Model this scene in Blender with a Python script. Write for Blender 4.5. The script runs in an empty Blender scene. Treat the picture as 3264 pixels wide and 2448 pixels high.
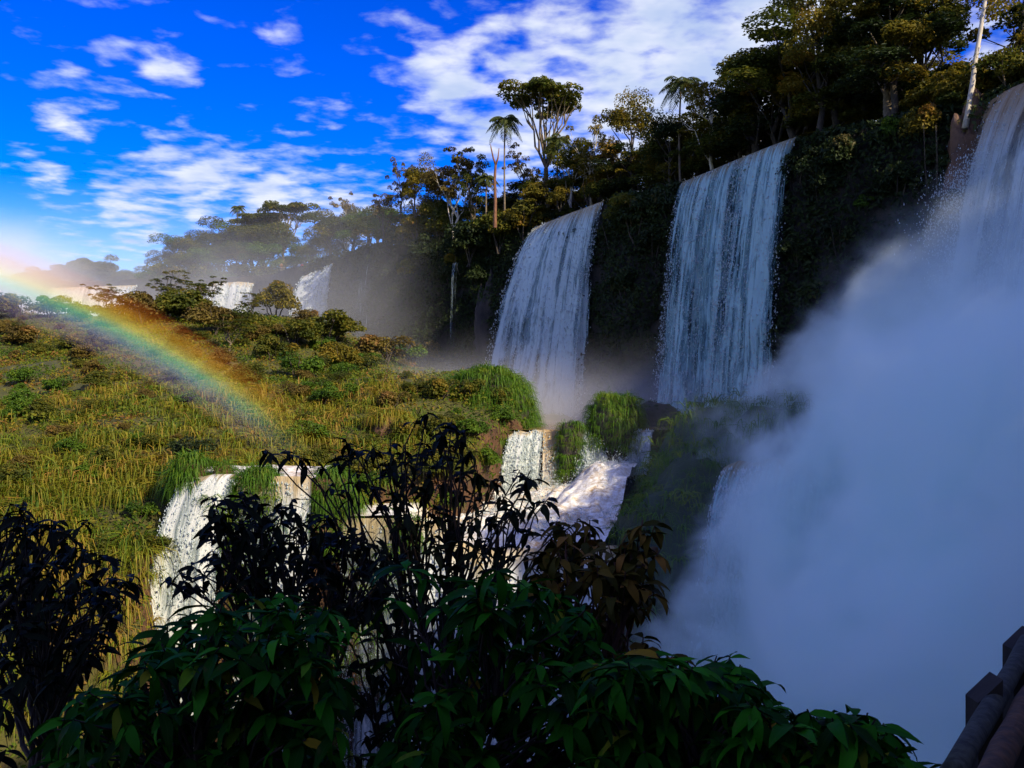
import bpy, math, random
import numpy as np
from mathutils import Vector, Matrix, Quaternion

R = math.radians
scene = bpy.context.scene
col = scene.collection

# ------------------------------------------------------------------ camera, sky, sun, exposure
F = 880.0                                   # focal length in pixels of the 1024-wide picture
cam_d = bpy.data.cameras.new('camera')
cam_d.sensor_width = 36.0
cam_d.lens = F / 1024.0 * 36.0
cam_d.clip_start = 0.1
cam_d.clip_end = 6000
cam = bpy.data.objects.new('camera', cam_d)
cam.rotation_euler = (R(90), 0, 0)
col.objects.link(cam)
scene.camera = cam

SUN = np.array([math.cos(R(33)) * math.sin(R(45)), -math.cos(R(33)) * math.cos(R(45)), math.sin(R(33))])
sun_el = math.asin(SUN[2]); sun_az = math.atan2(SUN[0], SUN[1])
sd_ = bpy.data.lights.new('sun', 'SUN')
sd_.energy = 5.0; sd_.angle = R(0.5); sd_.color = (1.0, 0.87, 0.62)
sun = bpy.data.objects.new('sun', sd_)
sun.rotation_euler = Vector(-SUN).to_track_quat('-Z', 'Y').to_euler()
sun.location = (60, -60, 90)
col.objects.link(sun)

scene.view_settings.view_transform = 'Standard'
scene.view_settings.look = 'None'
scene.view_settings.exposure = 0.45
scene.view_settings.gamma = 1.0
scene.view_settings.use_curve_mapping = False
cy = scene.cycles
cy.max_bounces = 14; cy.diffuse_bounces = 3; cy.glossy_bounces = 2
cy.transmission_bounces = 4; cy.transparent_max_bounces = 24; cy.volume_bounces = 12; 
cy.volume_step_rate = 1.0; cy.volume_max_steps = 256
cy.use_denoising = True
cy.caustics_reflective = False; cy.caustics_refractive = False


def pdir(px, py):
    v = np.array([(px - 512) / F, 1.0, (384 - py) / F])
    return v / np.linalg.norm(v)


def at(px, py, Y):
    return np.array([(px - 512) / F * Y, Y, (384 - py) / F * Y])


class NT:
    """small node-tree helper"""
    def __init__(s, tree):
        s.t = tree; tree.nodes.clear()
    def n(s, kind, **kw):
        nd = s.t.nodes.new(kind)
        for k, v in kw.items():
            setattr(nd, k, v)
        return nd
    def l(s, a, b):
        s.t.links.new(a, b)
    def put(s, sock, v):
        if hasattr(v, 'is_linked') or hasattr(v, 'links'):
            s.l(v, sock)
        else:
            sock.default_value = v
    def math(s, op, a, b=None, c=None, clamp=False):
        nd = s.n('ShaderNodeMath', operation=op, use_clamp=clamp)
        s.put(nd.inputs[0], a)
        if b is not None: s.put(nd.inputs[1], b)
        if c is not None: s.put(nd.inputs[2], c)
        return nd.outputs[0]
    def vmath(s, op, a, b=None, out=0):
        nd = s.n('ShaderNodeVectorMath', operation=op)
        s.put(nd.inputs[0], a)
        if b is not None: s.put(nd.inputs[1], b)
        return nd.outputs[out]
    def dot(s, a, b):
        return s.vmath('DOT_PRODUCT', a, b, 'Value')
    def mapr(s, v, a, b, c=0.0, d=1.0, smooth=True):
        nd = s.n('ShaderNodeMapRange', interpolation_type='SMOOTHSTEP' if smooth else 'LINEAR')
        s.put(nd.inputs['Value'], v)
        for k, x in (('From Min', a), ('From Max', b), ('To Min', c), ('To Max', d)):
            s.put(nd.inputs[k], x)
        return nd.outputs['Result']
    def noise(s, vec, scale, detail=3.0, rough=0.55, dist=0.0):
        nd = s.n('ShaderNodeTexNoise')
        if vec is not None: s.l(vec, nd.inputs['Vector'])
        nd.inputs['Scale'].default_value = scale
        nd.inputs['Detail'].default_value = detail
        nd.inputs['Roughness'].default_value = rough
        nd.inputs['Distortion'].default_value = dist
        return nd.outputs[0]
    def ramp(s, fac, stops, interp='LINEAR'):
        nd = s.n('ShaderNodeValToRGB')
        nd.color_ramp.interpolation = interp
        el = nd.color_ramp.elements
        while len(el) < len(stops): el.new(0.5)
        for e, (p, c) in zip(el, stops):
            e.position = p
            e.color = (c[0], c[1], c[2], 1) if not isinstance(c, (int, float)) else (c, c, c, 1)
        s.l(fac, nd.inputs[0])
        return nd.outputs[0]
    def mix(s, fac, a, b):
        nd = s.n('ShaderNodeMix', data_type='RGBA')
        s.put(nd.inputs[0], fac)
        for i, v in ((6, a), (7, b)):
            if isinstance(v, tuple): nd.inputs[i].default_value = (v[0], v[1], v[2], 1)
            else: s.l(v, nd.inputs[i])
        return nd.outputs[2]
    def sep(s, v):
        nd = s.n('ShaderNodeSeparateXYZ'); s.l(v, nd.inputs[0]); return nd.outputs
    def comb(s, x, y, z):
        nd = s.n('ShaderNodeCombineXYZ')
        for i, v in enumerate((x, y, z)): s.put(nd.inputs[i], v)
        return nd.outputs[0]


def build_world():
    w = bpy.data.worlds.new('World'); scene.world = w
    w.use_nodes = True
    t = NT(w.node_tree)
    S = 0.125
    sky = t.n('ShaderNodeTexSky', sky_type='NISHITA')
    sky.sun_disc = False
    sky.sun_elevation = sun_el; sky.sun_rotation = sun_az
    sky.altitude = 200; sky.air_density = 1.0; sky.dust_density = 0.6; sky.ozone_density = 2.0
    hs = t.n('ShaderNodeHueSaturation')
    hs.inputs['Hue'].default_value = 0.540
    hs.inputs['Saturation'].default_value = 1.75
    hs.inputs['Value'].default_value = 1.3
    t.l(sky.outputs[0], hs.inputs['Color'])
    d = t.n('ShaderNodeTexCoord').outputs['Generated']
    x, y, z = t.sep(d)
    zc = t.math('ADD', t.math('MAXIMUM', z, 0.0), 0.06)
    uv = t.comb(t.math('DIVIDE', x, zc), t.math('DIVIDE', y, zc), 0.0)
    n1 = t.noise(uv, 7.4, 5.0, 0.52, 0.15)
    n2 = t.noise(uv, 1.3, 2.0, 0.5)
    nn = t.math('ADD', t.math('MULTIPLY', n1, 0.78), t.math('MULTIPLY', n2, 0.22))
    cov = t.math('MULTIPLY', t.mapr(y, 0.75, 0.2, 0.0, 0.19), 1.0)       # the unseen rest of the sky is part cloudy, thickened to brighten the shade
    def blob(px, py, ra, rb, amt):
        nonlocal cov
        c = pdir(px, py)
        cov = t.math('ADD', cov, t.mapr(t.dot(d, tuple(c)), math.cos(R(ra)), math.cos(R(rb)), 0.0, amt))
    blob(700, 60, 16, 4, 0.165)
    blob(560, 130, 10, 3, 0.12)
    blob(450, 125, 7, 1.5, 0.10)
    blob(430, 35, 5.5, 1, 0.09)
    blob(900, 60, 20, 6, 0.2)
    blob(155, 196, 3.9, 0.8, 0.17)
    blob(235, 198, 3.9, 0.8, 0.17)
    blob(310, 206, 3.9, 0.8, 0.17)
    blob(375, 212, 3.9, 0.8, 0.17)
    blob(100, 228, 4.5, 1.2, 0.12)
    blob(270, 176, 4.0, 1.0, 0.11)
    blob(174, 66, 2.2, 0.3, 0.17)
    blob(127, 62, 2.2, 0.3, 0.16)
    blob(70, 108, 2.8, 0.5, 0.15)
    blob(285, 42, 2.2, 0.5, 0.14)
    blob(190, 158, 3.0, 0.5, 0.12)
    blob(320, 112, 2.0, 0.5, 0.14)
    blob(40, 170, 2.2, 0.5, 0.14)
    blob(440, 70, 2.5, 0.5, 0.14)
    a = t.math('ADD', nn, cov)
    mask = t.mapr(a, 0.575, 0.88)
    mask = t.math('MULTIPLY', mask, t.mapr(z, 0.0, 0.10, 0.35, 0.94))
    thick = t.mapr(t.noise(uv, 3.1, 4.0, 0.6), 0.3, 0.72)
    ccol = t.mix(thick, (3.2, 3.9, 5.4), (5.6, 5.8, 6.3))
    skyc = t.mix(mask, hs.outputs[0], ccol)
    bg = t.n('ShaderNodeBackground')
    t.l(skyc, bg.inputs[0]); bg.inputs[1].default_value = S
    o = t.n('ShaderNodeOutputWorld'); t.l(bg.outputs[0], o.inputs[0])


build_world()

rng = np.random.default_rng(7)
random.seed(7)


# ------------------------------------------------------------------ numeric helpers
def _hash(ix, iy, iz, seed):
    h = (ix * 374761393 + iy * 668265263 + iz * 2147483647 + seed * 1274126177) & 0xFFFFFFFF
    h = ((h ^ (h >> 13)) * 1274126177) & 0xFFFFFFFF
    h = (h ^ (h >> 16)) & 0xFFFFFF
    return h / float(0xFFFFFF)


def vnoise(p, seed=0):
    p = np.asarray(p, float)
    i = np.floor(p).astype(np.int64); f = p - i
    f = f * f * (3 - 2 * f)
    out = 0
    for dx in (0, 1):
        wx = f[..., 0] if dx else 1 - f[..., 0]
        for dy in (0, 1):
            wy = f[..., 1] if dy else 1 - f[..., 1]
            for dz in (0, 1):
                wz = f[..., 2] if dz else 1 - f[..., 2]
                out = out + wx * wy * wz * _hash(i[..., 0] + dx, i[..., 1] + dy, i[..., 2] + dz, seed)
    return out * 2 - 1


def fbm(p, octv=4, seed=0):
    p = np.asarray(p, float); s = 0; a = 1.0; tot = 0
    for k in range(octv):
        s = s + a * vnoise(p, seed + k * 17); tot += a
        a *= 0.5; p = p * 2.03 + 11.3
    return s / tot


def sstep(a, b, x):
    t = np.clip((x - a) / (b - a), 0, 1)
    return t * t * (3 - 2 * t)


def norm(v):
    return v / np.maximum(np.linalg.norm(v, axis=-1, keepdims=True), 1e-9)


def poly_sd(x, y, pts):
    """signed distance to an open polyline; positive on its right-hand side when walked in order"""
    x = np.asarray(x, float); y = np.asarray(y, float)
    best = np.full(x.shape, 1e18); sg = np.ones(x.shape)
    for (ax, ay), (bx, by) in zip(pts[:-1], pts[1:]):
        dx, dy = bx - ax, by - ay
        t = np.clip(((x - ax) * dx + (y - ay) * dy) / (dx * dx + dy * dy), 0, 1)
        qx, qy = ax + t * dx - x, ay + t * dy - y
        d2 = qx * qx + qy * qy
        cr = (x - ax) * dy - (y - ay) * dx
        up = d2 < best - 1e-9
        sg = np.where(up, np.sign(cr), sg); best = np.where(up, d2, best)
    return np.sqrt(best) * np.where(sg == 0, 1, sg)


# ------------------------------------------------------------------ object helpers
def tag(o, label=None, cat=None, group=None, kind=None):
    if label: o['label'] = label
    if cat: o['category'] = cat
    if group: o['group'] = group
    if kind: o['kind'] = kind
    return o


def empty(name, loc=(0, 0, 0), rz=0.0, sc=1.0, **kw):
    o = bpy.data.objects.new(name, None)
    o.location = loc; o.rotation_euler = (0, 0, rz)
    o.scale = (sc, sc, sc) if np.isscalar(sc) else sc
    o.empty_display_size = 0.3
    col.objects.link(o)
    return tag(o, **kw)


def link(name, me, parent=None, **kw):
    o = bpy.data.objects.new(name, me)
    col.objects.link(o)
    if parent is not None: o.parent = parent
    return tag(o, **kw)


def mesh_np(name, v, f, mat=None, smooth=False, attrs=None):
    """v (N,3), f (M,k) of equal sided faces; attrs {name: (domain, values)}"""
    v = np.ascontiguousarray(v, np.float32); f = np.ascontiguousarray(f, np.int32)
    me = bpy.data.meshes.new(name)
    m, k = f.shape
    me.vertices.add(len(v)); me.vertices.foreach_set('co', v.ravel())
    me.loops.add(m * k); me.loops.foreach_set('vertex_index', f.ravel())
    me.polygons.add(m); me.polygons.foreach_set('loop_start', np.arange(0, m * k, k, dtype=np.int32))
    me.update(calc_edges=True)
    me.polygons.foreach_set('use_smooth', np.full(m, bool(smooth)))
    for an, (dom, val) in (attrs or {}).items():
        a = me.attributes.new(an, 'FLOAT', dom)
        a.data.foreach_set('value', np.ascontiguousarray(val, np.float32).ravel())
    if mat: me.materials.append(mat)
    return me


class MB:
    """collects tubes, boxes and loose faces into one mesh"""
    def __init__(s):
        s.v = []; s.f = []
    def add(s, v, f):
        b = len(s.v)
        s.v.extend([tuple(map(float, p)) for p in v]); s.f.extend([tuple(b + int(i) for i in q) for q in f])
    def tube(s, pts, rad, n=6, cap=True):
        pts = np.asarray(pts, float); k = len(pts)
        rad = np.full(k, rad) if np.isscalar(rad) else np.asarray(rad, float)
        tg = np.gradient(pts, axis=0); tg = norm(tg)
        ref = np.array([0.0, 0, 1]) if abs(tg[0][2]) < 0.9 else np.array([1.0, 0, 0])
        a = norm(np.cross(tg[0], ref)); vs = []
        for i in range(k):
            a = norm(a - tg[i] * np.dot(a, tg[i])); b = np.cross(tg[i], a)
            for j in range(n):
                an = 2 * math.pi * j / n
                vs.append(pts[i] + rad[i] * (math.cos(an) * a + math.sin(an) * b))
        fs = []
        for i in range(k - 1):
            for j in range(n):
                j2 = (j + 1) % n
                fs.append((i * n + j, i * n + j2, (i + 1) * n + j2, (i + 1) * n + j))
        if cap:
            fs.append(tuple(range(n))[::-1]); fs.append(tuple((k - 1) * n + j for j in range(n)))
        s.add(vs, fs)
    def box(s, c, sz, rot=None):
        c = np.asarray(c, float); h = np.asarray(sz, float) / 2
        vs = []
        for z in (-1, 1):
            for y in (-1, 1):
                for x in (-1, 1):
                    p = np.array([x, y, z]) * h
                    if rot is not None: p = np.array(rot @ Vector(p))
                    vs.append(c + p)
        s.add(vs, [(0, 2, 3, 1), (4, 5, 7, 6), (0, 1, 5, 4), (2, 6, 7, 3), (0, 4, 6, 2), (1, 3, 7, 5)])
    def mesh(s, name, mat, smooth=False):
        me = bpy.data.meshes.new(name); me.from_pydata(s.v, [], s.f)
        if smooth: me.polygons.foreach_set('use_smooth', [True] * len(me.polygons))
        if mat: me.materials.append(mat)
        me.update(); return me
    def build(s, name, mat, parent=None, smooth=False, **kw):
        return link(name, s.mesh(name, mat, smooth), parent, **kw)


def join_mesh(parts):
    """[(v, f, t)] of the same face size -> one"""
    vs, fs, ts, b = [], [], [], 0
    for v, f, t in parts:
        vs.append(v); fs.append(f + b); ts.append(t); b += len(v)
    return np.concatenate(vs), np.concatenate(fs), np.concatenate(ts)


# ------------------------------------------------------------------ materials
def new_mat(name):
    m = bpy.data.materials.new(name); m.use_nodes = True
    t = NT(m.node_tree); o = t.n('ShaderNodeOutputMaterial')
    return m, t, o


def attr(t, name):
    nd = t.n('ShaderNodeAttribute'); nd.attribute_name = name
    return nd.outputs['Fac']


def leaf_mat(name, stops, trans=0.3, rough=0.6, spec=0.25, objrand=False, vein=False):
    m, t, o = new_mat(name)
    if objrand:
        fac = t.n('ShaderNodeObjectInfo').outputs['Random']
    else:
        fac = attr(t, 'tint')
    c = t.ramp(fac, stops)
    if vein:
        ob = t.n('ShaderNodeTexCoord').outputs['UV']
        x, y, z = t.sep(ob)
        ay = t.math('ABSOLUTE', t.math('SUBTRACT', y, 0.5))
        rib = t.mapr(ay, 0.0, 0.05, 1.0, 0.0)
        lat = t.math('SINE', t.math('MULTIPLY', t.math('SUBTRACT', x, t.math('MULTIPLY', ay, 0.5)), 62.0))
        lat = t.mapr(lat, 0.75, 1.0)
        c = t.mix(t.math('MAXIMUM', t.math('MULTIPLY', rib, 0.55), t.math('MULTIPLY', lat, 0.25)), c, t.mix(0.5, c, (0.04, 0.08, 0.02)))
        sp = t.noise(t.n('ShaderNodeTexCoord').outputs['Object'], 14.0, 3.0)
        c = t.mix(t.mapr(sp, 0.62, 0.75, 0.0, 0.5), c, (0.05, 0.035, 0.012))
    p = t.n('ShaderNodeBsdfPrincipled')
    t.l(c, p.inputs['Base Color']); p.inputs['Roughness'].default_value = rough
    p.inputs['Specular IOR Level'].default_value = spec
    tr = t.n('ShaderNodeBsdfTranslucent'); t.l(c, tr.inputs[0])
    mx = t.n('ShaderNodeMixShader'); mx.inputs[0].default_value = trans
    t.l(p.outputs[0], mx.inputs[1]); t.l(tr.outputs[0], mx.inputs[2])
    t.l(mx.outputs[0], o.inputs['Surface'])
    return m


M = {}
M['olive'] = leaf_mat('olive_leaves', [(0, (0.035, 0.05, 0.006)), (0.35, (0.08, 0.10, 0.010)), (0.7, (0.17, 0.155, 0.014)), (1, (0.26, 0.18, 0.02))], trans=.4)
M['dark'] = leaf_mat('dark_leaves', [(0, (0.012, 0.022, 0.006)), (0.5, (0.028, 0.048, 0.010)), (0.85, (0.05, 0.065, 0.012)), (1, (0.10, 0.08, 0.02))])
M['yellow'] = leaf_mat('yellow_leaves', [(0, (0.07, 0.075, 0.008)), (0.4, (0.18, 0.15, 0.012)), (0.8, (0.28, 0.19, 0.016)), (1, (0.30, 0.15, 0.02))], trans=.4)
M['green'] = leaf_mat('bright_leaves', [(0, (0.03, 0.07, 0.005)), (0.5, (0.075, 0.15, 0.008)), (0.9, (0.14, 0.20, 0.012)), (1, (0.20, 0.20, 0.02))])
M['brown'] = leaf_mat('brown_leaves', [(0, (0.06, 0.045, 0.012)), (0.4, (0.14, 0.095, 0.018)), (0.75, (0.16, 0.13, 0.02)), (1, (0.28, 0.15, 0.04))])
M['palm'] = leaf_mat('palm_leaves', [(0, (0.03, 0.05, 0.012)), (0.6, (0.07, 0.09, 0.018)), (1, (0.16, 0.14, 0.03))])
M['grass'] = leaf_mat('tussock_grass', [(0, (0.06, 0.12, 0.006)), (0.3, (0.13, 0.19, 0.009)), (0.6, (0.23, 0.22, 0.013)), (0.82, (0.31, 0.22, 0.022)), (1, (0.33, 0.18, 0.035))], trans=0.35)
M['hillmix'] = leaf_mat('undergrowth_leaves', [(0, (0.03, 0.07, 0.004)), (0.35, (0.08, 0.14, 0.007)), (0.65, (0.19, 0.19, 0.012)), (0.85, (0.25, 0.17, 0.016)), (1, (0.24, 0.11, 0.03))], trans=.4)
M['moss'] = leaf_mat('wet_moss_grass', [(0, (0.03, 0.075, 0.004)), (0.5, (0.075, 0.18, 0.008)), (1, (0.19, 0.24, 0.015))], trans=0.35)
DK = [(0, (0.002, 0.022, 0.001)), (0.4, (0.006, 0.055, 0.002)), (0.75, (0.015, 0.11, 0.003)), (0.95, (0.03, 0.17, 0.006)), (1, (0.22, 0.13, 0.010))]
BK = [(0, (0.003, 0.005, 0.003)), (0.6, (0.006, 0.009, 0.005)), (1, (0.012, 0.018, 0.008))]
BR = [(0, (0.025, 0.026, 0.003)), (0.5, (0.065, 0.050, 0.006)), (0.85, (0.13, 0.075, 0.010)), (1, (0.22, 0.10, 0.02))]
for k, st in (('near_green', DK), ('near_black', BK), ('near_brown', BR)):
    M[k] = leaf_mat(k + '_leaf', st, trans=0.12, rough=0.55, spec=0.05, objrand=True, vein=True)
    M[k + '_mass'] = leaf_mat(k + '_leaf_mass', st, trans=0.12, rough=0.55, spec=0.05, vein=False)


def bark_mat(name, a, b, scale=6.0, rough=0.85):
    m, t, o = new_mat(name)
    oc = t.n('ShaderNodeTexCoord').outputs['Object']
    mp = t.n('ShaderNodeMapping'); mp.inputs['Scale'].default_value = (1, 1, 0.3)
    t.l(oc, mp.inputs[0])
    n = t.noise(mp.outputs[0], scale, 5.0, 0.6)
    c = t.mix(t.mapr(n, 0.35, 0.65), a, b)
    p = t.n('ShaderNodeBsdfPrincipled'); t.l(c, p.inputs['Base Color']); p.inputs['Roughness'].default_value = rough
    bp = t.n('ShaderNodeBump'); bp.inputs['Strength'].default_value = 0.5; bp.inputs['Distance'].default_value = 0.02
    t.l(n, bp.inputs['Height']); t.l(bp.outputs[0], p.inputs['Normal'])
    t.l(p.outputs[0], o.inputs[0])
    return m


M['bark'] = bark_mat('bark', (0.10, 0.075, 0.05), (0.20, 0.15, 0.10))
M['bark_dark'] = bark_mat('dark_bark', (0.035, 0.028, 0.02), (0.08, 0.06, 0.045))
M['bark_pale'] = bark_mat('pale_bark', (0.42, 0.36, 0.27), (0.62, 0.55, 0.45))
M['bark_red'] = bark_mat('reddish_bark', (0.12, 0.05, 0.025), (0.22, 0.10, 0.05))
M['twig'] = bark_mat('shrub_stem', (0.015, 0.010, 0.008), (0.045, 0.025, 0.015), 30)
M['twig_red'] = bark_mat('shrub_stem_brown', (0.07, 0.03, 0.02), (0.14, 0.06, 0.035), 30)


def ground_mat():
    m, t, o = new_mat('hillside_ground')
    g = t.n('ShaderNodeNewGeometry')
    P = g.outputs['Position']
    n1 = t.noise(P, 0.35, 6.0, 0.65)
    n2 = t.noise(P, 1.7, 6.0, 0.7)
    veg = t.ramp(t.math('ADD', t.math('MULTIPLY', n1, 0.5), t.math('MULTIPLY', n2, 0.5)),
                 [(0.3, (0.025, 0.03, 0.006)), (0.46, (0.06, 0.062, 0.010)), (0.6, (0.10, 0.085, 0.014)), (0.75, (0.09, 0.05, 0.02))])
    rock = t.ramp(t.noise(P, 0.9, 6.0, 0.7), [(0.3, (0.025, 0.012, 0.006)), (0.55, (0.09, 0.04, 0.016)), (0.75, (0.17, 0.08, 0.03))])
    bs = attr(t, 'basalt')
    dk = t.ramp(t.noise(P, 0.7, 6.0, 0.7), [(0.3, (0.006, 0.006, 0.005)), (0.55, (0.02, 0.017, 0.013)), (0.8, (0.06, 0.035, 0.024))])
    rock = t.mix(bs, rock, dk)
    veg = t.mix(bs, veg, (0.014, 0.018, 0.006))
    nz = t.sep(g.outputs['True Normal'])[2]
    k = t.math('ADD', nz, t.math('MULTIPLY', t.math('SUBTRACT', n2, 0.5), 0.9))
    c = t.mix(t.mapr(k, 0.45, 0.66), rock, veg)
    p = t.n('ShaderNodeBsdfPrincipled'); t.l(c, p.inputs['Base Color']); p.inputs['Roughness'].default_value = 0.9
    bp = t.n('ShaderNodeBump'); bp.inputs['Strength'].default_value = 0.9; bp.inputs['Distance'].default_value = 0.4
    t.l(t.noise(P, 1.3, 7.0, 0.7), bp.inputs['Height']); t.l(bp.outputs[0], p.inputs['Normal'])
    t.l(p.outputs[0], o.inputs[0])
    return m


def rock_mat(name, a, b, c3):
    m, t, o = new_mat(name)
    P = t.n('ShaderNodeNewGeometry').outputs['Position']
    n = t.noise(P, 0.8, 7.0, 0.7)
    c = t.ramp(n, [(0.3, a), (0.52, b), (0.75, c3)])
    p = t.n('ShaderNodeBsdfPrincipled'); t.l(c, p.inputs['Base Color']); p.inputs['Roughness'].default_value = 0.6
    bp = t.n('ShaderNodeBump'); bp.inputs['Strength'].default_value = 1.0; bp.inputs['Distance'].default_value = 0.3
    t.l(t.noise(P, 1.6, 7.0, 0.75), bp.inputs['Height']); t.l(bp.outputs[0], p.inputs['Normal'])
    t.l(p.outputs[0], o.inputs[0])
    return m


M['ground'] = ground_mat()
M['rock'] = rock_mat('wet_basalt', (0.012, 0.010, 0.009), (0.035, 0.026, 0.02), (0.08, 0.05, 0.035))
M['rock_moss'] = rock_mat('mossy_basalt', (0.008, 0.018, 0.004), (0.02, 0.045, 0.008), (0.05, 0.07, 0.016))
M['rock_red'] = rock_mat('red_basalt', (0.05, 0.025, 0.015), (0.16, 0.08, 0.04), (0.28, 0.15, 0.08))


def fall_mat(name, thin=0.5, white=(0.80, 0.82, 0.80), brown=(0.50, 0.34, 0.15), brown_to=0.12, su=1.6, sv=0.9, browner=0.0, lipa=0.85, clump=0.1):
    """falling water: streaks of foam with gaps; u, v in metres along and down the curtain, s = share of the drop"""
    m, t, o = new_mat(name)
    u, v, s = attr(t, 'u'), attr(t, 'v'), attr(t, 's')
    ed = attr(t, 'edge')
    c1 = t.comb(t.math('MULTIPLY', u, su), t.math('MULTIPLY', v, 0.045 * sv), 0.0)
    n1 = t.noise(c1, 1.0, 5.0, 0.62, 0.15)
    c2 = t.comb(t.math('MULTIPLY', u, su * 1.7), t.math('MULTIPLY', v, 0.42 * sv), 3.0)
    n2 = t.noise(c2, 1.5, 5.0, 0.72, 0.5)
    a = t.math('ADD', t.math('MULTIPLY', n1, 0.72), t.math('MULTIPLY', n2, 0.38))
    a = t.math('ADD', a, t.math('MULTIPLY', ed, 0.35))
    # broad ropes and thin places that drift slowly on the way down
    big = t.noise(t.comb(t.math('MULTIPLY', u, 0.42), t.math('MULTIPLY', v, 0.035), 7.0), 1.0, 2.0, 0.5, 0.4)
    puff = t.noise(t.comb(t.math('MULTIPLY', u, 0.9), t.math('MULTIPLY', v, 0.30), 11.0), 1.0, 4.0, 0.65, 0.8)
    a = t.math('ADD', a, t.math('MULTIPLY', t.math('SUBTRACT', big, 0.5), clump * 1.6))
    a = t.math('ADD', a, t.math('MULTIPLY', t.math('MULTIPLY', t.math('SUBTRACT', puff, 0.5), clump), t.mapr(s, 0.05, 0.5)))
    al = t.mapr(a, thin - 0.10, thin + 0.13)
    # the smooth sheet of water just over the lip has no gaps
    al = t.math('MAXIMUM', al, t.mapr(s, 0.02, 0.12, lipa, 0.0))
    al = t.math('MULTIPLY', al, t.mapr(ed, -0.95, -0.55))
    bf = t.mapr(t.math('ADD', s, t.math('MULTIPLY', t.math('SUBTRACT', n1, 0.5), 0.25)), 0.0, brown_to, 1.0, browner)
    foam = t.mix(t.mapr(a, thin - .02, thin + .16), (white[0] * .36, white[1] * .46, white[2] * .5), white)
    c = t.mix(t.math('MULTIPLY', bf, 0.85), foam, brown)
    p = t.n('ShaderNodeBsdfPrincipled'); t.l(c, p.inputs['Base Color'])
    p.inputs['Roughness'].default_value = 0.7; p.inputs['Specular IOR Level'].default_value = 0.2
    bp = t.n('ShaderNodeBump'); bp.inputs['Strength'].default_value = 0.9; bp.inputs['Distance'].default_value = 0.35
    t.l(a, bp.inputs['Height']); t.l(bp.outputs[0], p.inputs['Normal'])
    tl = t.n('ShaderNodeBsdfTranslucent'); t.l(c, tl.inputs[0])
    m1 = t.n('ShaderNodeMixShader'); m1.inputs[0].default_value = 0.3
    t.l(p.outputs[0], m1.inputs[1]); t.l(tl.outputs[0], m1.inputs[2])
    tp = t.n('ShaderNodeBsdfTransparent')
    mx = t.n('ShaderNodeMixShader'); t.l(al, mx.inputs[0])
    t.l(tp.outputs[0], mx.inputs[1]); t.l(m1.outputs[0], mx.inputs[2])
    t.l(mx.outputs[0], o.inputs[0])
    return m


def drop_mat():
    m, t, o = new_mat('spray_drops')
    p = t.n('ShaderNodeBsdfDiffuse'); p.inputs[0].default_value = (0.76, 0.83, 0.84, 1)
    tl = t.n('ShaderNodeBsdfTranslucent'); tl.inputs[0].default_value = (0.76, 0.83, 0.84, 1)
    mx = t.n('ShaderNodeMixShader'); mx.inputs[0].default_value = 0.5
    t.l(p.outputs[0], mx.inputs[1]); t.l(tl.outputs[0], mx.inputs[2]); t.l(mx.outputs[0], o.inputs[0])
    return m


def river_mat(name, foam_lo, foam_hi, sc=0.5, brown=(0.20, 0.12, 0.05)):
    m, t, o = new_mat(name)
    P = t.n('ShaderNodeNewGeometry').outputs['Position']
    mp = t.n('ShaderNodeMapping'); mp.inputs['Scale'].default_value = (1.0, 0.55, 1.0); t.l(P, mp.inputs[0])
    n1 = t.noise(mp.outputs[0], sc, 7.0, 0.68, 0.6)
    n2 = t.noise(P, sc * 5, 6.0, 0.7, 0.4)
    f = t.math('ADD', t.math('MULTIPLY', n1, 0.62), t.math('MULTIPLY', n2, 0.38))
    k = t.mapr(f, foam_lo, foam_hi)
    foam = t.mix(t.mapr(n2, 0.35, 0.65), (0.62, 0.56, 0.46), (0.84, 0.83, 0.80))
    c = t.mix(k, brown, foam)
    p = t.n('ShaderNodeBsdfPrincipled'); t.l(c, p.inputs['Base Color'])
    t.l(t.mapr(k, 0, 1, 0.15, 0.8), p.inputs['Roughness'])
    bp = t.n('ShaderNodeBump'); bp.inputs['Strength'].default_value = 0.7; bp.inputs['Distance'].default_value = 0.25
    t.l(f, bp.inputs['Height']); t.l(bp.outputs[0], p.inputs['Normal'])
    t.l(p.outputs[0], o.inputs[0])
    return m


M['drops'] = drop_mat()
M['pool'] = river_mat('brown_river_water', 0.60, 0.74, 0.35)
M['rapids'] = river_mat('white_rapids_water', 0.34, 0.55, 0.55, (0.42, 0.27, 0.11))

# ------------------------------------------------------------------ terrain
CLIFF = [(-400, 320), (-140, 205), (-95, 187), (-78, 184), (-61, 180), (-52, 178), (-44, 170), (-37, 158), (-31, 154),
         (-24, 146), (-17, 136), (-5, 128), (4.5, 119.5), (11.3, 109), (15, 101), (18.9, 95), (25.6, 81), (31, 73.5), (37.5, 66),
         (42, 58), (45, 45), (47, 28), (44, 10), (36, -5), (26, -18), (14, -34), (0, -50), (-40, -80), (-120, -120)]
BANK = [(-60, 20), (-28, 36), (-19.2, 47.5), (-20.8, 53), (-20.5, 56.5), (-13, 59), (-9, 59.5), (-3, 63), (-1.8, 72), (0.6, 77.5), (1.0, 84), (0.3, 91),
        (-5, 98), (-9, 112), (-14, 125), (-24, 140), (-60, 170), (-140, 195)]


def prof(pts, y):
    a = np.array(pts, float)
    return np.interp(y, a[:, 0], a[:, 1])


HILLA = [(20, -40), (34, -30), (42, -19.5), (46, -16), (52, -9), (60, -6), (70, -3.2), (85, 0.3), (100, 4), (115, 8.2), (125, 10), (135, 9), (150, 6), (175, 2), (260, 2)]
HILLB = [(20, -40), (40, -30), (52, -12), (56, -8.8), (59, -8.2), (61, -6.6), (66, -4.6), (74, -2.6), (80, -0.6), (86, 0.6), (95, 0.8), (110, 1.2), (125, 3), (140, 2), (260, 0)]


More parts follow.
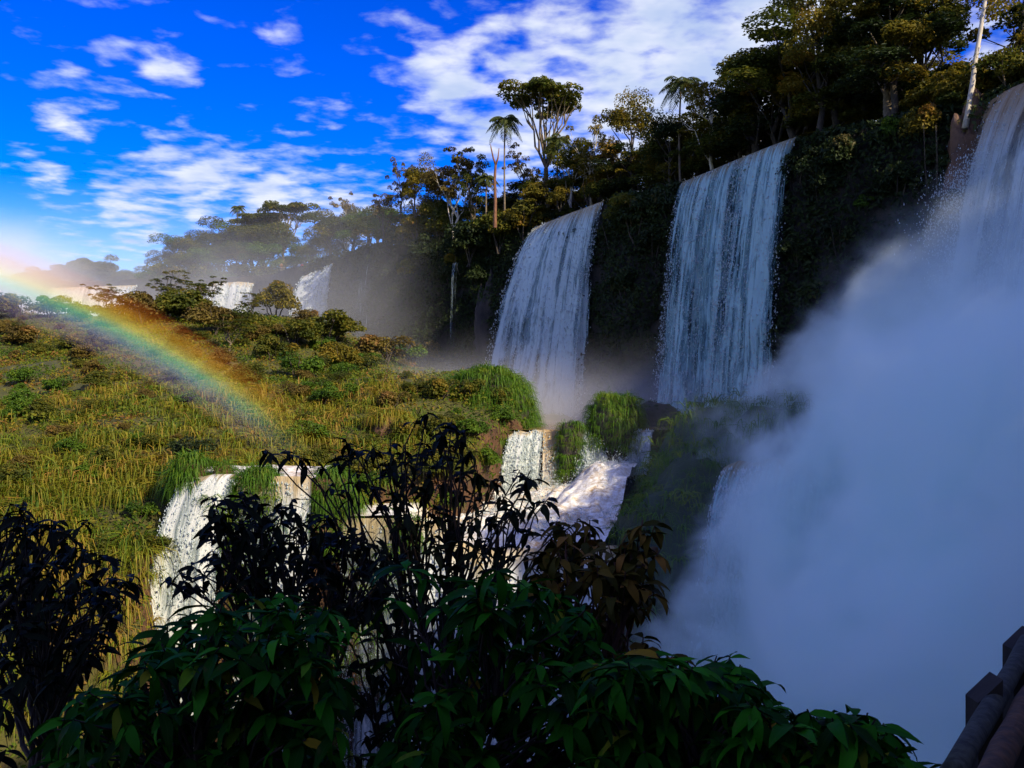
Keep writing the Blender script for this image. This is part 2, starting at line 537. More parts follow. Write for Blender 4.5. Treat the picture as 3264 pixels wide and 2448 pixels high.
# make sure of the sign of the plateau side
_s = poly_sd(np.array([60.0]), np.array([100.0]), CLIFF)[0]
CL_SIGN = 1.0 if _s > 0 else -1.0
_b = poly_sd(np.array([-40.0]), np.array([90.0]), BANK)[0]


def cliff_in(x, y):
    return CL_SIGN * poly_sd(x, y, CLIFF)


def terrain(x, y):
    x = np.asarray(x, float); y = np.asarray(y, float)
    nz = fbm(np.stack([x * .09, y * .09, 0 * x], -1), 5, 3)
    nf = fbm(np.stack([x * .33, y * .33, 0 * x + 5], -1), 3, 9)
    w = sstep(-34, -10, x)
    hill = prof(HILLA, y) * (1 - w) + prof(HILLB, y) * w + 1.3 * nz * sstep(45, 62, y) + 0.45 * nf
    riv = np.where(y > 76.3, -5.2, np.interp(y, [40, 54.2, 55.4, 60, 75.5, 76.5], [-36, -34, -11.4, -11.2, -10.4, -5.2]))
    gx = sstep(7, 12, x + 0.15 * (y - 60))
    riv = np.where(y < 75.5, riv * (1 - gx) + (-30) * gx, riv) + 0.3 * nf
    b = poly_sd(x, y, BANK) * (-1 if _b > 0 else 1)       # negative on the bank
    k = sstep(1.1, -1.0, b + 0.7 * nf)
    low = riv * (1 - k) + np.maximum(hill, riv) * k
    near = np.interp(y, [-60, 3.5, 5.5, 9, 16, 30], [-1.9, -2.0, -3.4, -6.5, -20, -40]) + 0.1 * nf
    low = np.where(y < 30, np.maximum(near, np.where(y > 16, low, -60)), low)
    c = cliff_in(x, y)
    top = 22.0 + 0.7 * nz + np.clip(c, 0, 60) * 0.03
    kc = sstep(-3.2, 0.6, c + 1.6 * nz + 0.8 * nf)
    return low * (1 - kc) + top * kc


def grid_mesh(name, xs, ys, zf, mat, smooth=True):
    X, Y = np.meshgrid(xs, ys)
    Z = zf(X, Y)
    v = np.stack([X, Y, Z], -1).reshape(-1, 3)
    nx, ny = len(xs), len(ys)
    i = np.arange(nx * ny).reshape(ny, nx)
    f = np.stack([i[:-1, :-1], i[:-1, 1:], i[1:, 1:], i[1:, :-1]], -1).reshape(-1, 4)
    return mesh_np(name, v, f, mat, smooth)


xs = np.unique(np.concatenate([np.arange(-420, -120, 8.0), np.arange(-120, 60, 0.9), np.arange(60, 400, 8.0)]))
ys = np.unique(np.concatenate([np.arange(-120, 0, 4.0), np.arange(0, 135, 0.9), np.arange(135, 215, 2.0), np.arange(215, 420, 8.0)]))
tme = grid_mesh('terrain', xs, ys, terrain, M['ground'])
_co = np.zeros(len(tme.vertices) * 3); tme.vertices.foreach_get('co', _co); _co = _co.reshape(-1, 3)
_at = tme.attributes.new('basalt', 'FLOAT', 'POINT')
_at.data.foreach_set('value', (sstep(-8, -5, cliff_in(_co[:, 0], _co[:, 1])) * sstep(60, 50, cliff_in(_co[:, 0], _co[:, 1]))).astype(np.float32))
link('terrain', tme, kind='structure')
link('ground', grid_mesh('ground', np.linspace(-3000, 3000, 25), np.linspace(-3000, 3000, 25), lambda X, Y: 0 * X - 45, M['ground']), kind='structure')

# river sheets
link('river_pool', grid_mesh('river_pool', np.linspace(-12, 30, 60), np.linspace(76.2, 122, 70),
     lambda X, Y: -4.0 + 0.06 * fbm(np.stack([X * .8, Y * .8, 0 * X], -1), 3, 21), M['pool']), kind='structure')


def rapids_z(X, Y):
    z = np.interp(Y, [54.6, 56, 60, 68, 72, 75.9], [-10.3, -9.9, -9.6, -9.2, -9.0, -8.9])
    z = z + 2.3 * sstep(3.5, 8.5, X) * sstep(60, 70, Y)
    k = sstep(-3.2, -5.5, X); z = z * (1 - k) + (-8.15) * k
    n = fbm(np.stack([X * .9, Y * .6, 0 * X], -1), 4, 33)
    return z + (0.55 * np.abs(n) + .2 * n) * sstep(-6, -1, X) + 0.10 * n


rme = grid_mesh('river_rapids', np.linspace(-14, 11, 110), np.linspace(54.6, 76.0, 100), rapids_z, M['rapids'])
_co = np.zeros(len(rme.vertices) * 3); rme.vertices.foreach_get('co', _co); _co = _co.reshape(-1, 3)
_f = ((5.6 + .26 * (_co[:, 1] - 54.6)) + 14) / 25.0                # the right shore runs back along the grassy slope
_co[:, 0] = -14 + (_co[:, 0] + 14) * _f
rme.vertices.foreach_set('co', _co.ravel()); rme.update()
link('river_rapids', rme, kind='structure')
link('river_shelf', grid_mesh('river_shelf', np.linspace(-20.4, -12.2, 40), np.linspace(54.5, 59.5, 30),
     lambda X, Y: -5.55 - 0.06 * (59 - Y) + 0.12 * fbm(np.stack([X, Y, 0 * X], -1), 3, 5), M['rapids']), kind='structure')


# ------------------------------------------------------------------ waterfalls
def curtain_pts(lip, out, throw, bottom, U, S, jit=0.0, seed=0, wob=0.5):
    """points of a falling sheet: U along the lip (0..1), S share of the drop"""
    lip = np.asarray(lip, float); k = np.linspace(0, 1, len(lip))
    L = np.stack([np.interp(U, k, lip[:, i]) for i in range(3)], -1)
    th = np.interp(U, np.linspace(0, 1, len(throw)), throw) if np.ndim(throw) else np.full_like(U, throw)
    bt = np.interp(U, np.linspace(0, 1, len(bottom)), bottom) if np.ndim(bottom) else np.full_like(U, bottom)
    H = L[..., 2] - bt
    out = np.asarray(out, float)
    if out.ndim == 2:
        O = np.stack([np.interp(U, np.linspace(0, 1, len(out)), out[:, i]) for i in range(2)], -1)
    else:
        O = np.broadcast_to(out, U.shape + (2,))
    length = np.sum(np.linalg.norm(np.diff(lip, axis=0), axis=1))
    um = U * length; vm = S * H
    st = fbm(np.stack([um * 0.9, vm * 0.05, 0 * um + seed], -1), 4, seed) * wob
    lump = fbm(np.stack([um * 0.8, vm * 0.35, 0 * um + seed + 4], -1), 3, seed + 5) * wob * 0.6
    hz = th * np.sqrt(np.clip(S, 0, 1)) + (st + lump) * np.sqrt(np.clip(S, 0, 1))
    hz = hz * (1 + 0.12 * st)
    P = np.empty(U.shape + (3,))
    P[..., 0] = L[..., 0] + O[..., 0] * hz
    P[..., 1] = L[..., 1] + O[..., 1] * hz
    P[..., 2] = L[..., 2] - vm + 0.25 * st * (1 - S) * 0
    return P, um, vm


def waterfall(name, label, lip, out, throw, bottom, mat, nu=60, nv=70, drops=8000, dsize=0.16, wob=0.5, seed=0, layers=2, cat='waterfall', group=None, spread=0.6, smax=1.0, tongues=0):
    c = np.asarray(lip, float).mean(0)
    root = empty(name, tuple(c), label=label, cat=cat, group=group)
    for ly in range(layers):
        u = np.linspace(0, 1, nu); s = np.linspace(0, 1, nv) ** 1.6 * smax
        U, Sx = np.meshgrid(u, s)
        P, um, vm = curtain_pts(lip, out, np.asarray(throw) * (1.0 - 0.18 * ly), bottom, U, Sx, 0, seed + ly * 31, wob)
        v = P.reshape(-1, 3) - c
        # run back over the lip so that the sheet is fed from the river above
        i = np.arange(nu * nv).reshape(nv, nu)
        f = np.stack([i[:-1, :-1], i[:-1, 1:], i[1:, 1:], i[1:, :-1]], -1).reshape(-1, 4)
        edge = np.minimum(U, 1 - U) * 2
        ed = np.clip(edge * 6, 0, 1) - 1 + 0.25 * fbm(np.stack([um, vm * .4, 0 * um], -1), 3, seed)
        ed = np.where(edge * 6 > 1, np.maximum(ed, -0.25), ed) * 1.0
        me = mesh_np('water_sheet', v, f, mat, True, {'u': ('POINT', um + ly * 40 + seed * 7), 'v': ('POINT', vm + ly * 13), 's': ('POINT', Sx), 'edge': ('POINT', ed)})
        link('water_sheet', me, root)
    if drops:
        # falling lumps of white water: little elongated tetrahedra gathered into streaks
        g = np.random.default_rng(seed + 100)
        ns = max(4, int(np.linalg.norm(np.asarray(lip[-1]) - np.asarray(lip[0])) * 3.2))
        sw = g.random(ns) ** 1.6 + .08; sc_ = g.random(ns)
        U = sc_[g.choice(ns, drops, p=sw / sw.sum())] + g.normal(0, .010, drops)
        U = np.where(g.random(drops) < .3, g.random(drops), U)
        keep = fbm(np.stack([U * np.linalg.norm(np.asarray(lip[-1]) - np.asarray(lip[0])) * 1.1, 0 * U, 0 * U + seed], -1), 3, seed + 2)
        U = np.clip(U + 0.02 * keep, 0.0, 1.0)
        Sx = np.clip(g.random(drops) ** 0.8, 0.02, 1) * smax
        P, um, vm = curtain_pts(lip, out, throw, bottom, np.clip(U, 0, 1), Sx, 0, seed, wob)
        if tongues:
            lab = g.integers(0, tongues, drops); isT = g.random(drops) < .6
            u0 = g.random(tongues) * .35; s0 = .10 + .62 * g.random(tongues); r1 = 1.5 + 5 * g.random(tongues)
            q = g.random(drops) ** .7
            P0, _, _ = curtain_pts(lip, out, throw, bottom, u0[lab], s0[lab], 0, seed, wob)
            rr = r1[lab] * q
            off3 = np.stack([out[0] * rr, out[1] * rr - rr * .15, 1.2 * q - 5.5 * q * q - 1.5 * q], -1)
            off3 += g.normal(0, 1, off3.shape) * (.15 + .6 * q)[:, None]
            P = np.where(isT[:, None], P0 + off3, P)
        P = P - c
        P += g.normal(0, 1, P.shape) * (0.06 + spread * Sx[:, None] ** 1.5 * 0.5)
        sz = dsize * .55 * (0.35 + g.random(drops) ** 3 * 1.5)
        base = np.array([[1, 0, -.4], [-.5, .87, -.4], [-.5, -.87, -.4], [0, 0, 1.5]])
        an = g.random(drops) * 6.28
        ca, sa = np.cos(an), np.sin(an)
        B = base[None] * sz[:, None, None]
        X = B[..., 0] * ca[:, None] - B[..., 1] * sa[:, None]
        Yy = B[..., 0] * sa[:, None] + B[..., 1] * ca[:, None]
        V = np.stack([X, Yy, B[..., 2] * (0.7 + g.random(drops)[:, None] * 1.2)], -1) + P[:, None]
        fi = np.array([[0, 1, 3], [1, 2, 3], [2, 0, 3], [0, 2, 1]])
        Fc = (np.arange(drops)[:, None, None] * 4 + fi[None]).reshape(-1, 3)
        link('falling_drops', mesh_np('falling_drops', V.reshape(-1, 3), Fc, M['drops'], True), root, kind='stuff')
    return root


M['fallA'] = fall_mat('fall_water_thick', thin=0.44, white=(0.68, 0.82, 0.82), clump=.30, brown=(0.55, 0.40, 0.18), brown_to=0.10)  # teal white puts the blue of the shade into the water colour
M['fallB'] = fall_mat('fall_water_thin', thin=0.475, white=(0.54, 0.80, 0.82), clump=.34, su=1.9, brown=(0.42, 0.32, 0.16), brown_to=0.06)  # deeper teal: sky-blue shade painted into the foam
M['fallV'] = fall_mat('fall_water_veil', thin=0.66, su=3.0, brown_to=0.02, lipa=0.0)
M['fallC'] = fall_mat('fall_water_right', white=(0.68, 0.80, 0.81), clump=.2, thin=0.42, brown=(0.46, 0.27, 0.10), brown_to=0.22, su=1.2)  # foam tinted teal to imitate blue shade; sunlit falls stay white
M['fallW'] = fall_mat('fall_water_white', thin=0.40, brown=(0.55, 0.40, 0.18), brown_to=0.09, su=1.2)
M['fallF'] = fall_mat('fall_water_leaning', thin=0.42, brown=(0.45, 0.33, 0.16), brown_to=0.02, su=1.4)
M['fallM'] = fall_mat('fall_water_mossy', thin=0.55, brown=(0.55, 0.42, 0.20), brown_to=0.12, su=1.5)
M['fallT'] = fall_mat('fall_water_tan', thin=0.30, brown=(0.60, 0.36, 0.10), brown_to=1.0, su=2.2, browner=0.25, clump=.2)

NC = np.array([-0.84, -0.54])
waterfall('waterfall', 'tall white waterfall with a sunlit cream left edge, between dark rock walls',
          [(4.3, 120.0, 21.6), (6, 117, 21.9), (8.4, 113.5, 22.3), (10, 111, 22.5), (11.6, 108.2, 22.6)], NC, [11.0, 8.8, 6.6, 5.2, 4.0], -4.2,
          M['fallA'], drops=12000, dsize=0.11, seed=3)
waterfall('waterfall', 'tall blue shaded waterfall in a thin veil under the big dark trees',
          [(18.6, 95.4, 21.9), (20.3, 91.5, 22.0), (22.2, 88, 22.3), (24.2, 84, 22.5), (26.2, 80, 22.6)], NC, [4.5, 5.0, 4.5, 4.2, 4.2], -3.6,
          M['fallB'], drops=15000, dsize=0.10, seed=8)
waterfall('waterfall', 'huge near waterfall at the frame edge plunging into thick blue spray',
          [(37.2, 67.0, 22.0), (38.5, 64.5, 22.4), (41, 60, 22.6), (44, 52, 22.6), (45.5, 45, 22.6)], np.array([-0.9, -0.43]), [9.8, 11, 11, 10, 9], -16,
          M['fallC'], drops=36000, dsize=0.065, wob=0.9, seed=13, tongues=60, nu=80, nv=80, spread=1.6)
waterfall('waterfall', 'small sunlit white waterfall leaping from a bushy gap below the visitor platform',
          [(-31.0, 153.5, 21.2), (-32.5, 155, 20.8), (-37.0, 157.0, 19.2)], np.array([-0.62, -0.78]), [2.5, 4, 5.0], 6, M['fallW'], drops=4000, dsize=0.2, seed=21, nu=30, nv=40)
waterfall('waterfall', 'hazy pale waterfall half hidden behind the round bush on the ridge',
          [(-51.5, 176.5, 20.2), (-55, 177, 20.6), (-61.5, 178, 20.2)], np.array([-0.3, -0.95]), 3.5, 5, M['fallW'], drops=5000, dsize=0.2, seed=25, nu=40, nv=40)
waterfall('waterfall', 'distant bright waterfall glowing inside the upper end of the rainbow',
          [(-77, 181.5, 20.4), (-86, 183, 20.3), (-97, 185, 20.2)], np.array([-0.2, -0.98]), 3.5, 5, M['fallW'], drops=6000, dsize=0.2, seed=27, nu=50, nv=40)
waterfall('waterfall', 'faint misty waterfall beside the brown overhanging bushes left of the cliff',
          [(-24.5, 144.5, 20.3), (-21.5, 141.5, 20.3)], np.array([-0.75, -0.66]), 2.0, 6, M['fallV'], drops=0, dsize=0.12, seed=29, nu=24, nv=40)
waterfall('waterfall', 'thin bluish trickle down the dark cliff left of the sunlit tall waterfall',
          [(-8.6, 127.2, 17.5), (-7.6, 126.7, 17.5)], np.array([-0.6, -0.8]), 1.4, 1, M['fallV'], drops=0, dsize=0.10, seed=31, nu=10, nv=40)
# the stepped cascade in the middle
casc = np.array([-0.12, -0.99])
waterfall('cascade', 'sunlit white chute of the cascade along the grassy bank',
          [(-.1, 75.5, -4.3), (.7, 75.9, -4.0), (1.3, 75.6, -4.15), (2.1, 76.2, -3.95), (2.9, 76.1, -4.0)], np.array([-0.42, -0.9]), [3.2, 2.6, 2.2, 1.7], -9.5, M['fallW'], drops=6000, dsize=0.09, seed=41, nu=24, nv=40, wob=0.3, cat='waterfall')
waterfall('cascade', 'smooth orange brown chute of river water between white chutes',
          [(2.7, 76.3, -3.95), (4.2, 76.3, -3.95)], casc, 1.9, -9.5, M['fallT'], drops=900, dsize=0.09, seed=43, nu=20, nv=30, wob=0.15, layers=1)
waterfall('cascade', 'white chute between the small grassy rock and the grassy boulder',
          [(5.6, 76.2, -3.95), (8.4, 76.0, -3.95)], casc, 3.0, -9.3, M['fallW'], drops=7000, dsize=0.09, seed=45, nu=24, nv=40, wob=0.4)
waterfall('cascade', 'narrow cream chute squeezed behind the grassy boulder',
          [(10.5, 75.2, -3.9), (12.1, 74.6, -3.9)], np.array([-0.5, -0.86]), 1.6, -7.6, M['fallW'], drops=2500, dsize=0.1, seed=47, nu=14, nv=30, wob=0.25)
# the long drop in front of the rapids
front = np.array([0.0, -1.0])
waterfall('waterfall', 'leaning white waterfall beside the grassy bank, behind the dark shrubs',
          [(-20.2, 55.0, -6.0), (-18.5, 54.8, -5.6), (-16.9, 54.6, -5.6)], np.array([-0.6, -0.8]), [5.0, 4.2, 3.0], -26, M['fallF'], drops=12000, dsize=0.085, seed=51, nu=34, nv=70, wob=0.45)
waterfall('waterfall', 'thin water veil over green moss, right beside the leaning white waterfall',
          [(-17.0, 54.5, -5.7), (-14.4, 54.4, -5.7)], front, 1.2, -30, M['fallM'], drops=6000, dsize=0.07, seed=53, nu=30, nv=60, wob=0.35)
waterfall('waterfall', 'short cream waterfall spilling over the river shelf above dark leaves',
          [(-14.6, 54.4, -5.7), (-12.3, 54.3, -5.7)], front, 1.6, -30, M['fallW'], drops=9000, dsize=0.075, seed=55, nu=30, nv=60, wob=0.3)
waterfall('waterfall', 'mossy water veil below the brown pool behind the dark shrubs',
          [(-10.5, 54.4, -8.3), (-6.8, 54.4, -8.3)], front, 1.2, -34, M['fallM'], drops=7000, dsize=0.07, seed=57, nu=34, nv=60, wob=0.3)
waterfall('waterfall', 'broad cream white waterfall below the rapids, seen through the leaves',
          [(-6.8, 54.4, -8.3), (-4.5, 54.4, -8.6), (-2.5, 54.5, -10.1), (2, 54.6, -10.2), (7, 55.2, -10.1)], front, [2.0, 3.5, 4.0, 3.0], -34, M['fallW'], drops=12000, dsize=0.09, seed=59, nu=60, nv=70, wob=0.8)
waterfall('waterfall', 'blue shaded waterfall pouring past the dark grassy slope into the spray',
          [(13.9, 57.5, -5.4), (14.6, 56.5, -4.9), (15.4, 55.8, -5.0), (16.4, 55.3, -4.6), (18, 54.6, -4.9), (21, 54, -4.6)], np.array([-0.72, -0.69]), [6.0, 6.0, 5.5, 5.0], -30, M['fallB'], drops=12000, dsize=0.13, seed=61, nu=40, nv=60, wob=0.9, spread=1.2)


# broken white water thrown up along the rapids and at the feet of the chutes
def foam_drops(n, g):
    y = 55 + 21 * g.random(n) ** .7
    x = -3.5 + g.random(n) * (8.6 + .26 * (y - 54.6))
    z = rapids_z(x, y)
    lump = np.clip(fbm(np.stack([x * .7, y * .5, 0 * x], -1), 3, 81) + .15, 0, 1)
    foot = np.exp(-((y - 73.6) / 1.2) ** 2)
    z = z + g.random(n) ** 2 * (.15 + 1.3 * lump + 1.1 * foot)
    P = np.stack([x, y, z], -1); sz = .05 * (.4 + g.random(n) ** 2 * 1.6)
    d = norm(g.normal(0, 1, (n, 4, 3)))
    V = (P[:, None] + d * sz[:, None, None]).reshape(-1, 3)
    fi = np.array([[0, 1, 3], [1, 2, 3], [2, 0, 3], [0, 2, 1]])
    return V, (np.arange(n)[:, None, None] * 4 + fi[None]).reshape(-1, 3)


v, f = foam_drops(16000, np.random.default_rng(8))
link('foam', mesh_np('foam', v, f, M['drops'], True), label='white foam and drops thrown up over the sunlit rapids', cat='foam', kind='stuff')


# ------------------------------------------------------------------ foliage generators
def leaves_on(P, N, size, aspect=0.5, g=None, jitter=0.9, droop=0.3):
    """a folded diamond leaf at each point: returns v, f, tint"""
    n = len(P)
    N = norm(N + g.normal(0, jitter * 0.6, (n, 3)))
    d = norm(np.cross(N, g.normal(0, 1, (n, 3))))
    d[:, 2] -= droop * g.random(n); d = norm(d)
    sd = norm(np.cross(N, d))
    s = size * (0.6 + 0.8 * g.random(n))[:, None]
    w = s * aspect * 0.5
    v = np.stack([P - d * s * .5, P + sd * w + N * w * .25, P + d * s * .5 - N * s * .12, P - sd * w + N * w * .25], 1)
    f = np.arange(n * 4).reshape(n, 4)
    return v.reshape(-1, 3), f


def clump_points(c, r, n, g, low=-0.35):
    d = norm(g.normal(0, 1, (n * 2, 3)))
    d = d[d[:, 2] > low][:n]
    rr = (0.45 + 0.55 * g.random(len(d)) ** 0.5)[:, None]
    lump = 1 + 0.22 * fbm(d * 2.3 + np.asarray(c)[None] * .37, 2, 5)[:, None]
    return np.asarray(c) + d * rr * lump * np.asarray(r), d


def limb(mb, a, b, r0, r1, g, k=5, wig=0.08, n=5):
    a = np.asarray(a, float); b = np.asarray(b, float)
    t = np.linspace(0, 1, k)[:, None]
    L = np.linalg.norm(b - a)
    p = a + (b - a) * t + g.normal(0, wig * L, (k, 3)) * (t * (1 - t) * 2)
    p[:, 2] += (np.sin(t[:, 0] * math.pi) * 0.06 * L)
    mb.tube(p, np.linspace(r0, r1, k), n, cap=False)
    return p


def tree_meshes(kind, seed, h=12.0, w=6.0, leafmat='olive', bark='bark', leaf=0.36, dens=1.0):
    """trunk and crown meshes of a tree h metres tall and w metres wide"""
    g = np.random.default_rng(seed)
    mb = MB(); parts = []
    clumps = []
    tr = 0.018 * h + 0.05
    if kind == 'broad':
        top = np.array([g.normal(0, .04) * h, g.normal(0, .04) * h, h * 0.62])
        tp = limb(mb, (0, 0, -0.6), top, tr, tr * .45, g, 7, 0.05, 7)
        for i in range(9):
            an = i * 2.4 + g.random(); st = tp[2 + i % 5]
            e = np.array([math.cos(an) * w * .34 * (0.5 + g.random()), math.sin(an) * w * .34 * (0.5 + g.random()), h * (0.42 + 0.5 * g.random())])
            limb(mb, st, e, tr * .4, tr * .1, g)
            clumps.append((e, np.array([w * .2, w * .2, h * .11]) * (0.8 + .5 * g.random()), 330))
        for i in range(9):
            an = g.random() * 6.28; q = g.random() ** .5
            e = np.array([math.cos(an) * q * w * .3, math.sin(an) * q * w * .3, h * (0.66 + 0.27 * g.random() * (1 - q * .5))])
            clumps.append((e, np.array([w * .19, w * .19, h * .10]), 280))
    elif kind == 'dense':
        top = np.array([g.normal(0, .04) * h, g.normal(0, .04) * h, h * 0.6])
        tp = limb(mb, (0, 0, -0.6), top, tr, tr * .4, g, 7, 0.05, 7)
        for i in range(26):
            an = i * 2.4 + g.random(); q = (0.35 + .65 * g.random())
            zz = .22 + .72 * g.random()
            pr = math.sin(math.pi * min(1, .15 + .85 * zz)) ** .6
            e = np.array([math.cos(an) * w * .40 * q * pr, math.sin(an) * w * .40 * q * pr, h * zz])
            if i < 12: limb(mb, tp[2 + i % 5], e, tr * .3, tr * .08, g)
            clumps.append((e, np.array([w * .13, w * .13, h * .065]) * (0.7 + .7 * g.random()), 150))
    elif kind == 'flat':
        fork = np.array([0, 0, h * .42])
        limb(mb, (0, 0, -0.6), fork, tr, tr * .7, g, 6, 0.04, 7)
        for i in range(7):
            an = i * 0.9 + g.random() * .4
            q = 0.55 + .45 * g.random()
            e = np.array([math.cos(an) * w * .42 * q, math.sin(an) * w * .42 * q, h * (0.80 + .1 * g.random())])
            p = limb(mb, fork, e, tr * .45, tr * .12, g, 6, 0.09)
            for j in range(3):
                e2 = e + np.array([g.normal(0, w * .12), g.normal(0, w * .12), h * (0.02 + .05 * g.random())])
                limb(mb, p[3], e2, tr * .2, tr * .06, g, 4)
                clumps.append((e2, np.array([w * .13, w * .13, h * .035]) * (0.8 + .5 * g.random()), 190))
        for i in range(7):
            e = np.array([g.normal(0, w * .16), g.normal(0, w * .16), h * (0.90 + .07 * g.random())])
            limb(mb, fork + np.array([0, 0, h * .1]), e, tr * .25, tr * .06, g, 4)
            clumps.append((e, np.array([w * .15, w * .15, h * .04]), 230))
    elif kind == 'lacy':
        top = np.array([g.normal(0, .05) * h, g.normal(0, .05) * h, h * 0.72])
        tp = limb(mb, (0, 0, -0.6), top, tr * .8, tr * .25, g, 8, 0.05, 6)
        for i in range(13):
            an = i * 2.4 + g.random(); st = tp[2 + i % 6]
            q = .4 + .6 * g.random()
            e = np.array([math.cos(an) * w * .45 * q, math.sin(an) * w * .45 * q, h * (0.5 + 0.48 * g.random())])
            p = limb(mb, st, e, tr * .3, tr * .06, g, 5, .1)
            for j in range(3):
                e2 = p[3] + g.normal(0, w * .11, 3)
                limb(mb, p[2], e2, tr * .1, tr * .03, g, 3)
                clumps.append((e2, np.array([w * .075, w * .075, h * .035]) * (0.7 + .6 * g.random()), 55))
            clumps.append((e, np.array([w * .09, w * .09, h * .04]) * (0.7 + .6 * g.random()), 70))
    elif kind == 'bush':
        for i in range(5):
            an = i * 1.26 + g.random(); e = np.array([math.cos(an) * w * .25, math.sin(an) * w * .25, h * .6])
            limb(mb, (g.normal(0, .1), g.normal(0, .1), -.4), e, tr * .6, tr * .15, g, 4, .1, 4)
        for i in range(12):
            an = g.random() * 6.28; q = g.random() ** .6
            e = np.array([math.cos(an) * q * w * .34, math.sin(an) * q * w * .34, h * (0.22 + .52 * g.random() * (1 - .5 * q))])
            clumps.append((e, np.array([w * .2, w * .2, h * .2]) * (0.6 + .6 * g.random()), 190))
    for c, r, n in clumps:
        n = int(n * dens)
        P, D = clump_points(c, r, n, g)
        v, f = leaves_on(P, D * .7 + np.array([0, 0, .8]), leaf, .55, g)
        base = 0.42 + g.normal(0, .17)
        parts.append((v, f, np.clip(base + g.normal(0, .16, len(f)), 0, 1)))
    v, f, t = join_mesh(parts)
    crown = mesh_np('crown', v, f, M[leafmat], False, {'tint': ('FACE', t)})
    trunk = mb.mesh('trunk', M[bark], True)
    return trunk, crown


def frond_leaflets(rach, g, llen, parts, down=0.5, w=0.085):
    """narrow leaflets along both sides of a rachis"""
    k = len(rach); V = []; 
    tg = norm(np.gradient(rach, axis=0))
    for i in range(1, k):
        side = norm(np.cross(tg[i], np.array([0, 0, 1.0])))
        ln = llen * math.sin(math.pi * min(0.98, 0.12 + 0.86 * i / k)) * (0.8 + .4 * g.random())
        for sg in (-1, 1):
            d = norm(side * sg + tg[i] * .45 - np.array([0, 0, down * (0.6 + .8 * g.random())]))
            wv = tg[i] * w
            a = rach[i]; b = a + d * ln * .5 - np.array([0, 0, ln * .04]); c = a + d * ln - np.array([0, 0, ln * .25])
            V.append([a, b + wv, c, b - wv])
    V = np.array(V); n = len(V)
    parts.append((V.reshape(-1, 3), np.arange(n * 4).reshape(n, 4), np.clip(g.normal(.5, .22, n), 0, 1)))


def make_palm(root, h, seed, nf=15, fl=3.0, lean=0.0, leafmat='palm', bark='bark'):
    g = np.random.default_rng(seed)
    mb = MB()
    t = np.linspace(0, 1, 10)
    p = np.stack([lean * h * t ** 2, 0.02 * h * np.sin(t * 3), -0.6 + (h + .6) * t], -1)
    r = 0.15 - .05 * t; r[0] = .2
    mb.tube(p, r, 8)
    mb.build('trunk', M[bark], root, True)
    top = p[-1]
    for i in range(nf):
        an = i * 2.4 + g.random() * .3; up = 0.95 - 1.55 * (i / nf)
        d = np.array([math.cos(an), math.sin(an), 0])
        k = 22; s = np.linspace(0, 1, k)
        rach = top + d * (fl * (s - .12 * s ** 2))[:, None] * math.cos(up * .6) + np.array([0, 0, 1.0]) * (fl * (up * s * .75 - (.75 - .1 * up) * s ** 2))[:, None]
        parts = []
        frond_leaflets(rach, g, fl * .32, parts)
        q = MB(); q.tube(rach, np.linspace(.035, .012, k), 3, cap=False)
        rv = np.array(q.v); rf = np.array([f for f in q.f if len(f) == 4])
        parts.append((rv, rf, np.full(len(rf), .6)))
        v, f, tt = join_mesh(parts)
        link('frond', mesh_np('frond', v, f, M[leafmat], False, {'tint': ('FACE', tt)}), root)
    # hanging skirt of dead fronds
    return root


PROTO = {}


def proto(kind, var, leafmat, bark='bark', h=12.0, w=7.0, leaf=0.36, dens=1.0):
    key = (kind, var)
    if key not in PROTO:
        PROTO[key] = tree_meshes(kind, hash((kind, var)) % 1 + var * 101 + len(kind) * 13 + sum(map(ord, kind)), h, w, leafmat, bark, leaf, dens)
    return PROTO[key]


def place_tree(name, label, kind, x, y, h, w, leafmat='olive', bark='bark', var=0, group=None, rz=None, z=None, cat='tree', lean=None):
    zz = float(terrain(np.array([x]), np.array([y]))[0]) if z is None else z
    PH, PW = (12.0, 7.0) if kind != 'bush' else (3.0, 4.0)
    if kind in ('broad', 'dense') and w > 9.5:
        PH, PW = 21.0, 12.0
        tr, cr = proto(kind, var + 50, leafmat, bark, PH, PW, 0.37, 2.5)
    else:
        tr, cr = proto(kind, var, leafmat, bark, PH, PW, 0.30 if kind != 'bush' else 0.22, 1.15)
    e = empty(name, (x, y, zz), random.random() * 6.28 if rz is None else rz, (w / PW, w / PW, h / PH), label=label, cat=cat, group=group)
    if lean: e.rotation_euler = (lean[0], lean[1], e.rotation_euler[2])
    for nm, me, mt in (('trunk', tr, bark), ('crown', cr, leafmat)):
        o = link(nm, me, e)
        o.material_slots[0].link = 'OBJECT'; o.material_slots[0].material = M[mt]
    return e


# ------------------------------------------------------------------ trees on the plateau
GT = 'trees along the top of the cliff'
def ppx(px, Y): return (px - 512) / F * Y

